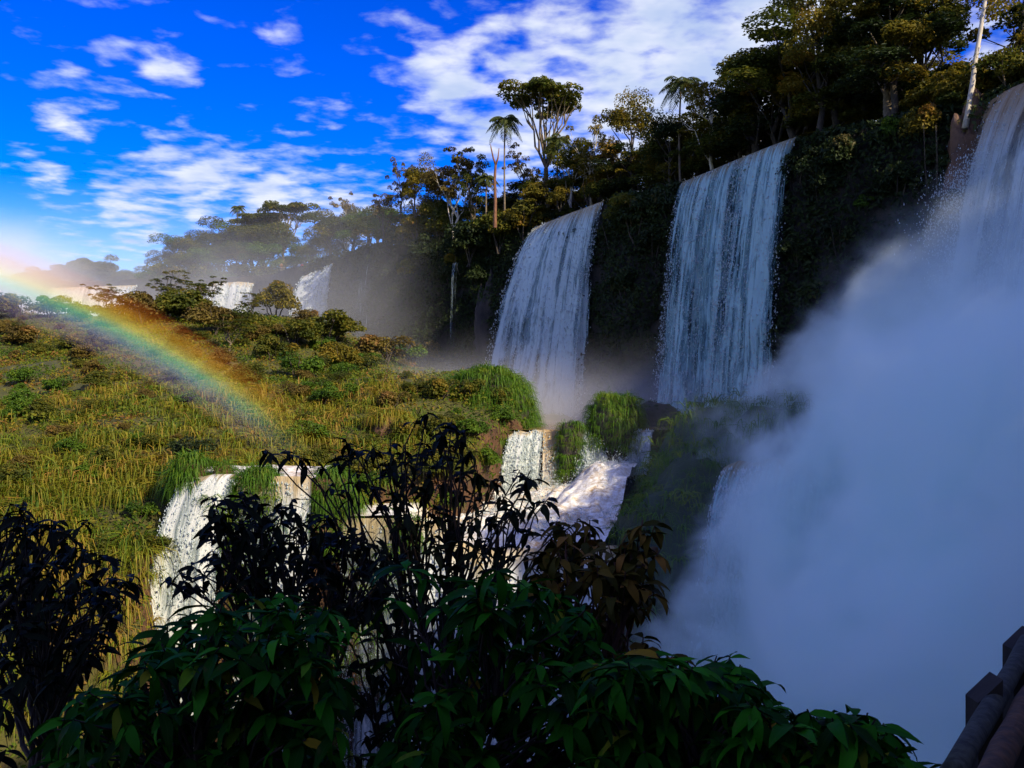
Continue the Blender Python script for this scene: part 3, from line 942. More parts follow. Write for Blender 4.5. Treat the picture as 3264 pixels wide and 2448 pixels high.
hero = [  # name, label, kind, px, Y, height, width, leaves, bark, variant
    ('lacy_tree', 'thin bare-looking tree at the far left end of the cliff top', 'lacy', 384, 141, 8.5, 5, 'brown', 'bark_dark', 0),
    ('lacy_tree', 'slender reddish tree just left of the yellow-green drooping tree', 'lacy', 401, 138, 13.5, 5, 'brown', 'bark_dark', 1),
    ('drooping_tree', 'yellow-green tree with hanging foliage on the left part of the cliff top', 'broad', 417, 136, 13.0, 5.5, 'yellow', 'bark', 0),
    ('broad_tree', 'orange-tinted low tree right of the drooping yellow-green tree', 'broad', 437, 134, 11.5, 6, 'brown', 'bark', 1),
    ('lacy_tree', 'wide airy tree with white limbs and orange leaves on its left side', 'lacy', 455, 131, 14.8, 9, 'brown', 'bark_pale', 2),
    ('lacy_tree', 'airy dark-leaved tree left of the bare snag', 'lacy', 474, 129, 14.2, 7, 'olive', 'bark', 3),
    ('lacy_tree', 'sparse purple-brown tree between the tall palm and the flat-topped tree', 'lacy', 523, 128, 12.0, 6, 'brown', 'bark_dark', 4),
    ('flat_topped_tree', 'tallest flat-topped tree with a forked trunk, standing against the clouds', 'flat', 546, 125, 20.0, 12.5, 'olive', 'bark', 0),
    ('leaning_tree', 'airy tree with pale leaning trunk right of the flat-topped tree', 'lacy', 590, 118, 13.0, 7, 'yellow', 'bark_pale', 5),
    ('leaning_tree', 'dense drooping tree with pale trunk just below the flat-topped tree', 'broad', 573, 121, 11.5, 6.5, 'olive', 'bark_pale', 2),
    ('broad_tree', 'golden-green tree with an uneven crown left of the leaning palm', 'broad', 632, 113, 14.8, 7, 'yellow', 'bark_dark', 3),
    ('lacy_tree', 'bare-branched tree left of the golden-green tree', 'lacy', 612, 117, 12.0, 5, 'brown', 'bark', 6),
    ('lacy_tree', 'feathery golden tree with a thin forked trunk right of the leaning palm', 'lacy', 712, 98, 14.2, 8, 'yellow', 'bark_pale', 7),
    ('broad_tree', 'dark tree below the leaning palm', 'broad', 668, 103, 10.0, 6, 'dark', 'bark_dark', 4),
    ('broad_tree', 'small olive tree tucked against the left edge of the huge dark tree', 'broad', 738, 95, 11.0, 6, 'olive', 'bark_dark', 5),
    ('broad_tree', 'huge dark tree with yellow-lit top at the left end of the big grove', 'dense', 800, 89, 22.0, 11.5, 'olive', 'bark_dark', 6),
    ('broad_tree', 'huge tree in the middle of the big grove above the dark cliff', 'dense', 858, 83, 20.0, 12, 'olive', 'bark_dark', 7),
    ('broad_tree', 'huge tree left of the white leaning trunk', 'dense', 925, 78, 16.5, 10.5, 'olive', 'bark_dark', 8),
    ('broad_tree', 'tree with yellow-lit clumps leaning out over the cliff beside the blue waterfall', 'dense', 822, 82.5, 17.0, 10, 'yellow', 'bark_dark', 10),
    ('broad_tree', 'dense olive tree leaning out over the dark cliff below the big grove', 'dense', 893, 75.5, 15.0, 10, 'yellow', 'bark_dark', 11),
    ('broad_tree', 'yellow-green tree right of the white leaning trunk', 'dense', 1010, 73, 13.0, 10, 'yellow', 'bark_dark', 9),
]
for nm, lb, kd, px, Y, h, w, lm, bk, var in hero:
    place_tree(nm, lb, kd, ppx(px, Y), Y, h, w, lm, bk, var, GT)

ps = empty('palm_tree', (ppx(505, 123.5), 123.5, 22.2), 0.3, label='tall palm with a shaggy crown left of the flat-topped tree', cat='palm', group=GT)
make_palm(ps, 15.0, 5, 17, 3.0)
ps = empty('palm_tree', (ppx(681, 101), 101, 22.2), 1.0, label='palm rising above the dark tree between two golden trees', cat='palm', group=GT)
make_palm(ps, 12.6, 9, 17, 3.0, 0.02, 'palm')
ps = empty('palm_tree', (ppx(558, 124), 122.5, 22.2), 2.0, label='palm with drooping fronds inside the flat-topped tree', cat='palm', group=GT)
make_palm(ps, 12.0, 12, 15, 2.8)
ps = empty('palm_tree', (ppx(487, 126), 126, 22.2), 2.0, label='low palm left of the bare snag', cat='palm', group=GT)
make_palm(ps, 7.5, 14, 13, 2.2)

sn = empty('dead_tree', (ppx(495, 120.5), 120.5, 22), 0, label='bare dead snag with two broken prongs beside the tall palm', cat='dead tree', group=GT)
mb = MB(); g0 = np.random.default_rng(3)
mb.tube([(0, 0, -.6), (.05, 0, 3), (-.05, .05, 6), (0.1, 0, 8.2)], [.26, .22, .2, .17], 7, cap=False)
mb.tube([(0.1, 0, 8.0), (-.25, 0, 9.0), (-.55, .1, 10.4), (-.6, .1, 10.9)], [.17, .13, .09, .03], 6)
mb.tube([(0.1, 0, 8.0), (.4, 0, 8.9), (.55, 0, 10.3)], [.17, .12, .05], 6)
mb.tube([(0, 0, 5.5), (-.7, .1, 5.2), (-1.3, .1, 4.5)], [.07, .05, .02], 5)
mb.build('trunk', M['bark_red'], sn, True)

# pale leaning trunk at the right end
wt = empty('white_trunk_tree', tuple(at(967, 121, 67.5)), 0, label='bare white trunk leaning beside the near waterfall', cat='tree', group=GT)
mb = MB()
b0 = at(967, 121, 67.5); pts = [at(q[0], q[1], 67.5 + i * .15) - b0 for i, q in enumerate([(965, 128), (968, 112), (973, 80), (975, 62), (980, 34), (984, 8), (987, -12), (994, -60)])]
mb.tube(pts, [.26, .22, .2, .18, .17, .15, .13, .05], 8)
mb.tube([pts[5], pts[5] + np.array([.7, .1, .25]), pts[5] + np.array([1.3, .2, 1.0])], [.09, .06, .03], 5)
mb.tube([pts[3], pts[3] + np.array([.35, -.2, 1.2])], [.06, .03], 5)
mb.build('trunk', M['bark_pale'], wt, True)
g0 = np.random.default_rng(31); parts = []
for c in pts[5:]:
    for k in range(4):
        P, D = clump_points(c + g0.normal(0, .9, 3) + np.array([.4, 0, .4]), (.8, .8, .5), 60, g0)
        v, f = leaves_on(P, D + np.array([0, 0, .6]), .3, .55, g0)
        parts.append((v, f, np.clip(g0.normal(.5, .2, len(f)), 0, 1)))
v, f, t = join_mesh(parts)
link('crown', mesh_np('crown', v, f, M['yellow'], False, {'tint': ('FACE', t)}), wt)

# fill: the rest of the trees on the plateau
fill = []
gr = np.random.default_rng(77)
cl = np.array(CLIFF, float)
seg = []
for a, b in zip(cl[9:23], cl[10:24]):
    n = max(1, int(np.linalg.norm(b - a) / 2.5))
    for k in range(n): seg.append(a + (b - a) * (k + .5) / n)
for i, p in enumerate(seg):
    for off in (2.2, 7.0, 13.0):
        d = gr.normal(0, 1.2, 2)
        q = p + np.array([0.84, 0.54]) * off + d
        fill.append((q[0], q[1], off))
for i, (x, y, off) in enumerate(fill):
    px = 512 + x / y * F
    if y < 62 and off > 8: continue
    if off < 3 and (78 < y < 99 or 106 < y < 121): continue
    hmax = np.interp(px, [380, 420, 500, 600, 640, 740, 760, 1100], [6, 8, 8, 9.5, 9.5, 9, 16, 17])
    if y < 56: hmax = 12.5
    elif px > 920: hmax = 7.5
    h = hmax * (0.65 + .35 * gr.random()) * (0.8 if off < 3 else 1)
    if 86 < y < 99 and off < 3: h *= .6
    if 107 < y < 122 and off < 3: h *= .55
    if 99 < y < 121: h = min(h, 5.5) if off < 5 else 7.5 + 3 * gr.random()
    if y < 12: h = 7.2 + gr.random()  # unseen near trees: heights set by the shade they cast
    elif y < 22: h = 9.0 + gr.random()
    elif y < 37: h = 6.4 + .6 * gr.random()
    elif y < 47: h = 9.0 + gr.random()
    lm = ['olive', 'olive', 'dark', 'yellow'][int(gr.integers(0, 4))]
    cc = ('left of the bare snag' if px < 490 else 'around the tall palm and flat-topped tree' if px < 565 else 'between the flat-topped tree and the leaning palm' if px < 675 else
          'right of the leaning palm' if px < 742 else 'at the left end of the huge grove' if px < 830 else 'in the middle of the huge grove' if px < 920 else 'at the right end of the huge grove' if px < 1040 else 'beyond the near waterfall')
    rw = 'on the cliff brow' if off < 3 else 'behind the brow' if off < 8 else 'at the back'
    FILL_LABEL = {lm: '%s %s tree, %s, %s' % ({'olive': 'olive', 'dark': 'dark green', 'yellow': 'yellowish'}[lm], 'tall' if h > 10 else 'low', rw, cc)}
    place_tree('forest_tree', FILL_LABEL[lm], ['dense', 'broad', 'lacy', 'dense'][i % 4] if h > 6 else 'bush', x, y, h, h * (0.85 + .35 * gr.random()) if h > 6 else h * 1.3, lm, 'bark_dark' if i % 3 else 'bark', int(gr.integers(0, 6)), 'trees in the forest band above the cliff')
# unseen trees beside the viewer, added to keep the viewpoint in shade
for i, (x, y, h) in enumerate([(49, 18, 8), (47, 8, 7), (42, 0, 7), (38, -6, 9), (33, -12, 11), (29, -17, 12), (24, -23, 12), (20, -28, 12), (15, -34, 11), (44, -8, 12), (38, -16, 13), (31, -24, 13), (25, -31, 13), (50, 2, 9)]):
    place_tree('forest_tree', 'unseen tall tree added to shade the viewpoint', 'broad', x, y, h, h * .9, 'dark', 'bark_dark', i % 6, 'unseen trees added to shade the viewpoint')

for i, (x, y) in enumerate([(17, -29), (20, -26), (22, -23.5), (24.5, -21), (27, -18.5), (29.5, -15.5), (32, -12.5), (35, -9), (37.5, -5), (26, -25), (31, -20)]):  # unseen low trees added to block sun passing under the crowns
    place_tree('forest_tree', 'unseen low dense tree added to shade the viewpoint', 'bush', x, y, 6.5, 7.0, 'dark', 'bark_dark', i % 5, 'unseen trees added to shade the viewpoint')

# far forest beyond the far falls
far = [(172, 208, 11), (190, 206, 14), (205, 205, 15), (222, 208, 16), (240, 206, 17), (256, 204, 17), (268, 200, 16), (205, 195, 9), (235, 196, 10), (262, 192, 10), (180, 196, 8),
       (305, 185, 9), (318, 178, 9), (345, 170, 11), (352, 163, 10), (368, 158, 11), (380, 152, 10), (395, 146, 8), (300, 196, 8), (285, 205, 10), (330, 165, 12)]
for _p, _Y, _h in [(150 + 12 * k, 193 + 3 * (k % 3), 5 + 2 * (k % 2)) for k in range(22)]:
    far.append((_p, _Y, _h))
FARL = ['hazy grey-green far tree behind the spray', 'pale far tree catching the sun behind the spray']
for i, (px, Y, h) in enumerate(far):
    place_tree('far_tree', '%s %s %s' % (['hazy', 'pale'][i % 2], 'far tree' if h > 7.5 else 'low far thicket', 'left of the lone palm' if px < 230 else 'between the lone palm and the far flat-topped tree' if px < 283 else 'right of the far flat-topped tree' if px < 335 else 'near the dark far palm'), 'broad' if h > 7.5 else 'bush', ppx(px, Y), Y, h, h * .95 if h > 7.5 else h * 1.6, 'olive' if i % 2 == 0 else 'green', 'bark_dark', i % 6, 'far trees behind the spray', z=21.3)
place_tree('flat_topped_tree', 'far flat-topped tree standing above the hazy forest', 'flat', ppx(283, 200), 200, 20, 12, 'olive', 'bark', 1, 'far trees behind the spray', z=21)
place_tree('flat_topped_tree', 'far low flat-topped tree left of the taller far flat-topped tree', 'flat', ppx(262, 203), 203, 18.5, 13, 'olive', 'bark', 2, 'far trees behind the spray', z=21)
place_tree('lacy_tree', 'pale bare far tree left of the cliff forest', 'lacy', ppx(346, 165), 165, 15.5, 6, 'brown', 'bark_pale', 3, 'far trees behind the spray', z=21)
ps = empty('palm_tree', (ppx(236.5, 206), 206, 30), 0.4, label='lone far palm standing high above the hazy forest', cat='palm', group='far trees behind the spray')
make_palm(ps, 11.5, 20, 13, 2.3, 0.03)
ps = empty('palm_tree', (ppx(327, 168), 168, 22), 0.4, label='dark palm crown above the small sunlit waterfall', cat='palm', group='far trees behind the spray')
make_palm(ps, 9.5, 22, 15, 3.4, 0.0)
for i, px in enumerate(np.linspace(20, 165, 17)):
    Y = 235 + 12 * random.random()
    place_tree('far_tree', 'small hazy tree of the lowest far tree line', 'broad', ppx(px, Y), Y, 7 + 4 * random.random() + (4 if abs(px - 92) < 14 else 0), 10, 'olive', 'bark_dark', i % 6, 'far tree line near the rainbow end', z=22.5)


# ------------------------------------------------------------------ bushes on the hillside and the cliff
def tz(x, y): return float(terrain(np.array([x]), np.array([y]))[0])


def hill_hit(px, py, y0=40, y1=140):
    Y = np.linspace(y0, y1, 500); x = (px - 512) / F * Y; z = (384 - py) / F * Y
    t = terrain(x, Y); k = np.where(t >= z)[0]
    return (x[k[0]], Y[k[0]], t[k[0]]) if len(k) else None


gb = np.random.default_rng(5)
bushes = []
# (px, py of the foot, height px, leaves)
for px, py, hp, lm in [(15, 318, 32, 'olive'), (50, 318, 30, 'olive'), (80, 322, 26, 'green'), (110, 325, 30, 'olive'), (142, 325, 38, 'brown'), (165, 320, 36, 'olive'),
                       (190, 322, 42, 'olive'), (215, 335, 40, 'brown'), (240, 330, 30, 'olive'), (275, 318, 42, 'yellow'), (295, 345, 34, 'olive'),
                       (330, 342, 40, 'olive'), (357, 318, 44, 'brown'), (362, 300, 34, 'brown'), (340, 370, 36, 'yellow'), (300, 378, 34, 'green'), (270, 360, 30, 'olive'),
                       (385, 365, 40, 'brown'), (365, 372, 26, 'green'), (340, 378, 22, 'green'), (405, 362, 26, 'green'), (430, 372, 30, 'brown'),
                       (30, 345, 26, 'brown'), (70, 350, 22, 'olive'), (20, 385, 24, 'green'), (55, 395, 26, 'green'), (95, 375, 18, 'brown'), (180, 350, 22, 'olive'), (225, 365, 24, 'brown'),
                       (250, 385, 22, 'olive'), (318, 395, 22, 'green'), (350, 398, 18, 'green'), (445, 400, 30, 'olive'), (470, 402, 30, 'olive'), (500, 405, 24, 'olive'), (415, 395, 22, 'olive'),
                       (525, 408, 26, 'green'), (395, 408, 24, 'brown'), (505, 430, 26, 'green'), (475, 438, 26, 'green'), (535, 425, 24, 'green'), (440, 440, 30, 'olive'), (410, 440, 26, 'olive'),
                       (25, 410, 30, 'green'), (150, 450, 22, 'olive'), (190, 462, 34, 'dark'), (205, 480, 24, 'dark'), (60, 440, 22, 'brown'), (100, 470, 24, 'green'), (345, 478, 30, 'olive'), (375, 490, 28, 'green'),
                       (315, 470, 26, 'olive'), (425, 478, 34, 'olive'), (455, 480, 30, 'olive'), (20, 480, 24, 'olive'), (140, 520, 26, 'green'), (100, 560, 26, 'olive'), (160, 560, 24, 'olive'), (485, 470, 30, 'green'), (450, 510, 26, 'green')]:
    hit = hill_hit(px, py)
    if hit is None: continue
    bushes.append((*hit, hp / F * hit[1], lm))
for _k in range(170):
    px, py = gb.random() * 470 - 10, 300 + 190 * gb.random() ** 1.2
    hit = hill_hit(px, py)
    if hit is None or (hit[1] < 60 and hit[0] > -21) or hit[1] > 126: continue
    bushes.append((*hit, (.6 + 1.7 * gb.random() ** 1.5) * (1 + .35 * (hit[1] > 90)), ['olive', 'green', 'brown', 'olive', 'brown'][int(gb.integers(0, 5))] if px > 230 or py > 390 else ['brown', 'olive', 'brown'][int(gb.integers(0, 3))]))
BC = {'olive': 'olive leafy', 'green': 'fresh green', 'brown': 'brownish dry', 'yellow': 'golden leafy', 'dark': 'dark leafy'}
for i, (x, y, z, h, lm) in enumerate(bushes):
    px = 512 + x / y * F; py = 384 - z / y * F
    row = 'on the hillside crest' if py < 338 else 'halfway up the hillside' if py < 395 else 'low on the hillside'
    cc = ('by the left frame edge' if px < 75 else 'under the upper part of the rainbow' if px < 165 else 'under the lower part of the rainbow' if px < 270 else
          'right of the rainbow foot' if px < 350 else 'below the small sunlit waterfall' if px < 420 else 'near the river pool')
    place_tree('bush', '%s %s bush %s, %s' % ('big' if h > 1.9 else 'middling' if h > 1.2 else 'small', BC[lm], row, cc), 'bush', x, y, h * 1.15, h * (1.35 + .5 * gb.random()), lm, 'bark_dark', i % 5, 'bushes on the grassy hillside', z=z - 0.15, cat='bush')
# twiggy small trees along the ridge, some nearly bare
for px, py, h, lb in [(12, 312, 4.5, 'twiggy half-bare tree inside the bright end of the rainbow'), (108, 318, 5.0, 'small twiggy tree in front of the far bright waterfall'),
                      (172, 312, 5.5, 'bushy small tree on the ridge left of the hazy pale waterfall'), (205, 318, 5.5, 'crooked small tree leaning right in front of the hazy pale waterfall'),
                      (250, 320, 3.6, 'bare twig tree left of the round ridge bush'), (230, 352, 4.5, 'small tree with a pale crooked limb below the ridge')]:
    hit = hill_hit(px, py)
    if hit is None: continue
    place_tree('small_tree', lb, 'lacy', hit[0], hit[1], h, h * 1.1, 'olive', 'bark', int(px) % 7, 'small twiggy trees on the hillside', z=hit[2])

# bushes that hang on the cliff face
gc = np.random.default_rng(15)
CB = [(615, 230, 108, 7, 'dark'), (640, 215, 103, 8, 'dark'), (655, 240, 101, 6, 'dark'), (625, 280, 106, 5, 'dark'), (675, 200, 98, 6, 'dark'), (470, 235, 127, 8, 'dark'), (430, 245, 133, 8, 'dark'), (500, 225, 124, 7, 'olive'),  # dark ones: shade of the cliff face put into the leaf colour
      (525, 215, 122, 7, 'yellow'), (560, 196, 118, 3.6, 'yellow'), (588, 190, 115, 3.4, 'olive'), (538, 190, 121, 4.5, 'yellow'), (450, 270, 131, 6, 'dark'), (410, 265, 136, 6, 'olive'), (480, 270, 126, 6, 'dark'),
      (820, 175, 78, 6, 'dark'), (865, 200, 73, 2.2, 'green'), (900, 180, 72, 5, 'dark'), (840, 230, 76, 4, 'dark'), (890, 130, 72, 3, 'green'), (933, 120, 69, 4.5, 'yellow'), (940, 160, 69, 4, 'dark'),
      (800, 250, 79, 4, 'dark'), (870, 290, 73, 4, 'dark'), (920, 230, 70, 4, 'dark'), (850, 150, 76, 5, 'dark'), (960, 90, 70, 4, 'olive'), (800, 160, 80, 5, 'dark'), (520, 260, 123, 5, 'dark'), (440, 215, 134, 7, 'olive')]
CBL = {'dark': 'dark bush hanging on the shaded cliff face', 'olive': 'olive bush on the brow of the cliff', 'yellow': 'golden bush on the brow', 'green': 'bright green broad-leaved plant on the dark cliff'}
for i, (px, py, Y, s, lm) in enumerate(CB):
    p = at(px, py, Y)
    # slide along the view ray until it meets the cliff
    Ys = np.linspace(40, 175, 700); xx = (px - 512) / F * Ys; zz = (384 - py) / F * Ys
    k = np.where(terrain(xx, Ys) >= zz)[0]
    Yh = Ys[k[0]] if len(k) else Y
    p = at(px, py, Yh)
    lb = CBL[lm] + (', left of the sunlit tall waterfall' if px < 515 else ', above the sunlit tall waterfall' if px < 600 else ', between the two tall waterfalls' if px < 700 else (', high right of the blue waterfall' if py < 190 else ', low right of the blue waterfall'))
    if px == 933: lb = 'golden plant hanging with long roots left of the white leaning trunk'
    if px == 865: lb = 'small yellow-green plant alone on the dark cliff right of the blue waterfall'
    place_tree('cliff_bush', lb, 'bush', p[0], p[1], s, s * 1.1, lm, 'bark_dark', i % 5, 'bushes hanging on the cliff', z=p[2] - s * .45, cat='bush')

# hanging roots below the golden plant
hr = MB(); b0 = at(933, 125, 68)
for k in range(4):
    x0 = gc.normal(0, .5)
    hr.tube([b0 + np.array([x0, 0, 0]), b0 + np.array([x0 + .1, 0, -3]), b0 + np.array([x0 * .5 + .15, .1, -6 - 4 * gc.random()])], [.014, .012, .006], 4)
hr.build('hanging_roots', M['bark'], None, label='thin hanging roots below the golden plant on the cliff', cat='roots')


# ------------------------------------------------------------------ ground cover
def scatter_surface(n, fn, g):
    """random points on the terrain picked by fn(px, py, x, y) in the view wedge"""
    pass


def slope_normal(x, y, e=0.6):
    zx = (terrain(x + e, y) - terrain(x - e, y)) / (2 * e); zy = (terrain(x, y + e) - terrain(x, y - e)) / (2 * e)
    return norm(np.stack([-zx, -zy, np.ones_like(zx)], -1))


def tussocks(P, N, size, blades, g, tint0, down=None):
    """fountains of long blades; P (n,3) roots, N slope normals; returns v, f, t"""
    n = len(P)
    Pb = np.repeat(P, blades, 0); Nb = np.repeat(N, blades, 0); sz = np.repeat(size, blades)
    m = len(Pb)
    an = g.random(m) * 6.283
    rd = np.stack([np.cos(an), np.sin(an), 0 * an], -1)
    out = norm(rd * (0.35 + .6 * g.random(m))[:, None] + Nb * np.array([1, 1, .5]) * .55)
    L = sz * (0.6 + .7 * g.random(m))
    up = np.array([0, 0, 1.0])
    a = Pb + rd * (sz * .12)[:, None]
    b = a + out * (L * .36)[:, None] + up * (L * .30)[:, None]
    c = a + out * (L * .75)[:, None] + up * (L * .16)[:, None]
    d = a + out * (L * .98)[:, None] - up * (L * (.22 + .55 * g.random(m)))[:, None]
    w = norm(np.cross(out, up + 0.3 * g.normal(0, 1, (m, 3)))) * (np.minimum(sz, 1.2) * 0.024 * (0.6 + .8 * g.random(m)))[:, None]
    V = np.stack([a - w * .7, a + w * .7, b + w, b - w, c + w * .8, c - w * .8, d + w * .15, d - w * .15], 1)
    fi = np.array([[0, 1, 2, 3], [3, 2, 4, 5], [5, 4, 6, 7]])
    Fc = (np.arange(m)[:, None, None] * 8 + fi[None]).reshape(-1, 4)
    t = np.repeat(np.clip(np.repeat(tint0, blades) + g.normal(0, .13, m), 0, 1), 3)
    return V.reshape(-1, 3), Fc, t


def region_points(n, x0, x1, y0, y1, g, extra=None):
    x = x0 + (x1 - x0) * g.random(n); y = y0 + (y1 - y0) * g.random(n)
    px = 512 + x / y * F
    k = (px > -60) & (cliff_in(x, y) < -5) & (poly_sd(x, y, BANK) * (-1 if _b > 0 else 1) < 0.4)
    x, y = x[k], y[k]
    z = terrain(x, y)
    if extra is not None:
        k = extra(x, y, z); x, y, z = x[k], y[k], z[k]
    return np.stack([x, y, z], -1)


gg = np.random.default_rng(91)
parts = []
for (n, x0, x1, y0, y1, s0, s1, bl) in [(1400, -36, -10, 38, 62, .7, 2.3, 30), (1300, -50, 3, 58, 80, .6, 2.0, 22), (1700, -75, 3, 78, 132, .5, 1.2, 12)]:
    P = region_points(n, x0, x1, y0, y1, gg)
    N = slope_normal(P[:, 0], P[:, 1])
    patch = fbm(np.stack([P[:, 0] * .16, P[:, 1] * .16, 0 * P[:, 0]], -1), 3, 41)
    keep = patch > np.where(P[:, 1] > 74, 0.02, -0.25)
    P, N, patch = P[keep], N[keep], patch[keep]
    tint = np.clip(.46 + .7 * patch + gg.normal(0, .2, len(P)), 0, 1)
    parts.append(tussocks(P - np.array([0, 0, .1]), N, s0 + (s1 - s0) * gg.random(len(P)) ** 2, bl, gg, tint))
v, f, t = join_mesh(parts)
link('grass', mesh_np('grass', v, f, M['grass'], False, {'tint': ('FACE', t)}), label='long yellow-green tussock grass covering the sunlit hillside', cat='grass', kind='stuff')

# leafy undergrowth over the upper hillside
P = region_points(150000, -80, 3, 44, 135, gg)
N = slope_normal(P[:, 0], P[:, 1])
patch = fbm(np.stack([P[:, 0] * .22, P[:, 1] * .22, 0 * P[:, 0] + 9], -1), 3, 44)
k = patch > -0.5 + .4 * gg.random(len(P)); P, N, patch = P[k], N[k], patch[k]
P = P + N * (gg.random(len(P)) * (0.25 + 1.5 * np.clip(patch, 0, 1)))[:, None]
v, f = leaves_on(P, N, .28, .6, gg, 1.2)
t = np.clip(.5 + .7 * fbm(P * .3, 2, 8) + gg.normal(0, .17, len(f)), 0, 1)
link('undergrowth', mesh_np('undergrowth', v, f, M['hillmix'], False, {'tint': ('FACE', t)}), label='yellow-green leafy undergrowth between the bushes of the hillside', cat='undergrowth', kind='stuff')

# dense dark foliage over the cliff face and brow
n = 420000
tt = gg.random(n); cpts = cl[7:20]
cum = np.concatenate([[0], np.cumsum(np.linalg.norm(np.diff(cpts, axis=0), axis=1))])
sx = np.interp(tt * cum[-1], cum, cpts[:, 0]); sy = np.interp(tt * cum[-1], cum, cpts[:, 1])
off = gg.random(n) * 7.5 - 5.5
x = sx + 0.84 * off + gg.normal(0, .6, n); y = sy + 0.54 * off + gg.normal(0, .6, n)
z = terrain(x, y)
N = slope_normal(x, y)
P = np.stack([x, y, z], -1)
clump = fbm(P * np.array([.3, .3, .3]), 3, 61)
k = (clump > -0.42) & ~((y > 107) & (y < 121.5) & (z > 19.3)) & (gg.random(n) < np.clip(.14 / np.maximum(N[:, 2], .1), 0, 1) * .5)
P, N, clump = P[k], N[k], clump[k]
P = P + N * (0.1 + gg.random(len(P)) * (0.5 + 2.4 * np.clip(clump, 0, 1)))[:, None]
v, f = leaves_on(P, N * .6 + np.array([0, 0, .5]), .5, .5, gg, 1.0, .6)
t = np.clip(.4 + .6 * clump + gg.normal(0, .15, len(f)), 0, 1)
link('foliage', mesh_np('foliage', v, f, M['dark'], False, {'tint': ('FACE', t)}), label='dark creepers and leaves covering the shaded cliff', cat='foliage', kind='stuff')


# ------------------------------------------------------------------ grassy rocks in the river
def mound_mesh(name, rad, seed, mat, n=28, m=18, rough=.22, pw=0.6):
    g = np.random.default_rng(seed)
    th = np.linspace(0, 2 * np.pi, n, endpoint=False); ph = np.linspace(0.02, np.pi * .5, m)
    T, Pp = np.meshgrid(th, ph)
    sx = np.sign(np.cos(T)) * np.abs(np.cos(T)) ** .9; sy = np.sign(np.sin(T)) * np.abs(np.sin(T)) ** .9
    rr = np.sin(Pp) ** pw; hz = np.cos(Pp) ** .75
    d = np.stack([sx * rr, sy * rr, hz], -1)
    d = d * (1 + rough * fbm(d * 2.1 + seed, 4, seed))[..., None]
    v = (d * np.asarray(rad)).reshape(-1, 3)
    i = np.arange(n * m).reshape(m, n); j = np.roll(i, -1, 1)
    f = np.stack([i[:-1], i[1:], j[1:], j[:-1]], -1).reshape(-1, 4)
    f = np.concatenate([f, np.stack([i[-1], i[-1] + 0, j[-1], j[-1]], -1)[:0]])
    return mesh_np(name, v, f, mat, True), d.reshape(-1, 3), v


def grassy_rock(name, label, loc, rad, seed, ntuft, size, blades=16, mat='rock', gm='moss', tint=.5, zmin=.25, group=None, cat='rock', rz=0.0, rough=.22, pw=.6):
    e = empty(name, loc, rz, label=label, cat=cat, group=group)
    me, d, v = mound_mesh('rock_body', rad, seed, M[mat], rough=rough, pw=pw)
    link('rock_body', me, e)
    g = np.random.default_rng(seed + 5)
    # tufts at random faces
    co = v; nf = len(me.polygons)
    fc = np.zeros(nf * 3); me.polygons.foreach_get('center', fc); fc = fc.reshape(-1, 3)
    nn = np.zeros(nf * 3); me.polygons.foreach_get('normal', nn); nn = nn.reshape(-1, 3)
    ar = np.zeros(nf); me.polygons.foreach_get('area', ar)
    w = ar * (fc[:, 2] > zmin * rad[2] * (1 + .5 * vnoise(fc * 1.3, seed)))
    idx = g.choice(nf, ntuft, p=w / w.sum())
    P = fc[idx] + g.normal(0, .12, (ntuft, 3)) * np.array(rad) * .12
    N = nn[idx]; N = np.where((np.sum(N * fc[idx], 1) < 0)[:, None], -N, N)
    tn = np.clip(tint + .45 * fbm(P * .8, 2, seed) + g.normal(0, .12, ntuft), 0, 1)
    vv, ff, t = tussocks(P, N, size * (.6 + .8 * g.random(ntuft)), blades, g, tn)
    link('grass', mesh_np('grass', vv, ff, M[gm], False, {'tint': ('FACE', t)}), e, kind='stuff')
    return e


grassy_rock('grassy_rock', 'round boulder capped with long green grass in the middle of the cascade', (8.9, 76.4, -9.0), (2.5, 2.2, 8.0), 11, 420, .75, 16, zmin=.42)
grassy_rock('grassy_rock', 'small upright rock covered in hanging green grass splitting the cascade', (5.05, 75.2, -10.2), (1.2, 1.1, 6.6), 13, 260, .6, 16, zmin=.2)
grassy_rock('grassy_bank', 'bright green rounded end of the grassy bank beside the river pool', (-2.6, 83.5, -5.5), (4.6, 6.0, 6.2), 17, 900, 1.0, 15, zmin=.15, cat='bank')
grassy_rock('grass_clump', 'bright green grassy foot of the bank left of the white chute', (-2.3, 76.8, -10.5), (2.4, 2.4, 7.0), 57, 380, .8, 14, tint=.6, zmin=.12, cat='grass clump')
grassy_rock('grassy_slope', 'dark shaded grassy slope right of the cascade, fading into the spray', (22.0, 65, -30), (16.5, 11.0, 28.0), 19, 3000, 1.1, 12, mat='rock_moss', gm='moss', tint=.6, zmin=.05, cat='slope', rough=.13, pw=.75)
grassy_rock('grassy_slope', 'dark lower shoulder of the shaded slope running down beside the white rapids', (13.0, 60.5, -30), (9.0, 7.5, 24.0), 20, 1900, 1.0, 12, mat='rock_moss', gm='moss', tint=.6, zmin=.05, cat='slope', rough=.13, pw=.7)
grassy_rock('grassy_rock', 'dark hummock on the crest of the shaded slope nearest the blue waterfall', (19.5, 74, -9), (3.6, 3.0, 7.4), 23, 260, .7, 12, tint=.3, zmin=.3)
grassy_rock('mossy_boulder', 'low dark boulder in the mist below the blue waterfall', (13.3, 84, -5.0), (3.0, 2.0, 3.0), 29, 60, .4, 10, tint=.2, zmin=.6)
grassy_rock('mossy_boulder', 'small flat dark rock at the foot of the sunlit tall waterfall', (4.6, 100, -4.5), (2.2, 1.5, 1.0), 31, 30, .3, 10, tint=.2, zmin=.6)
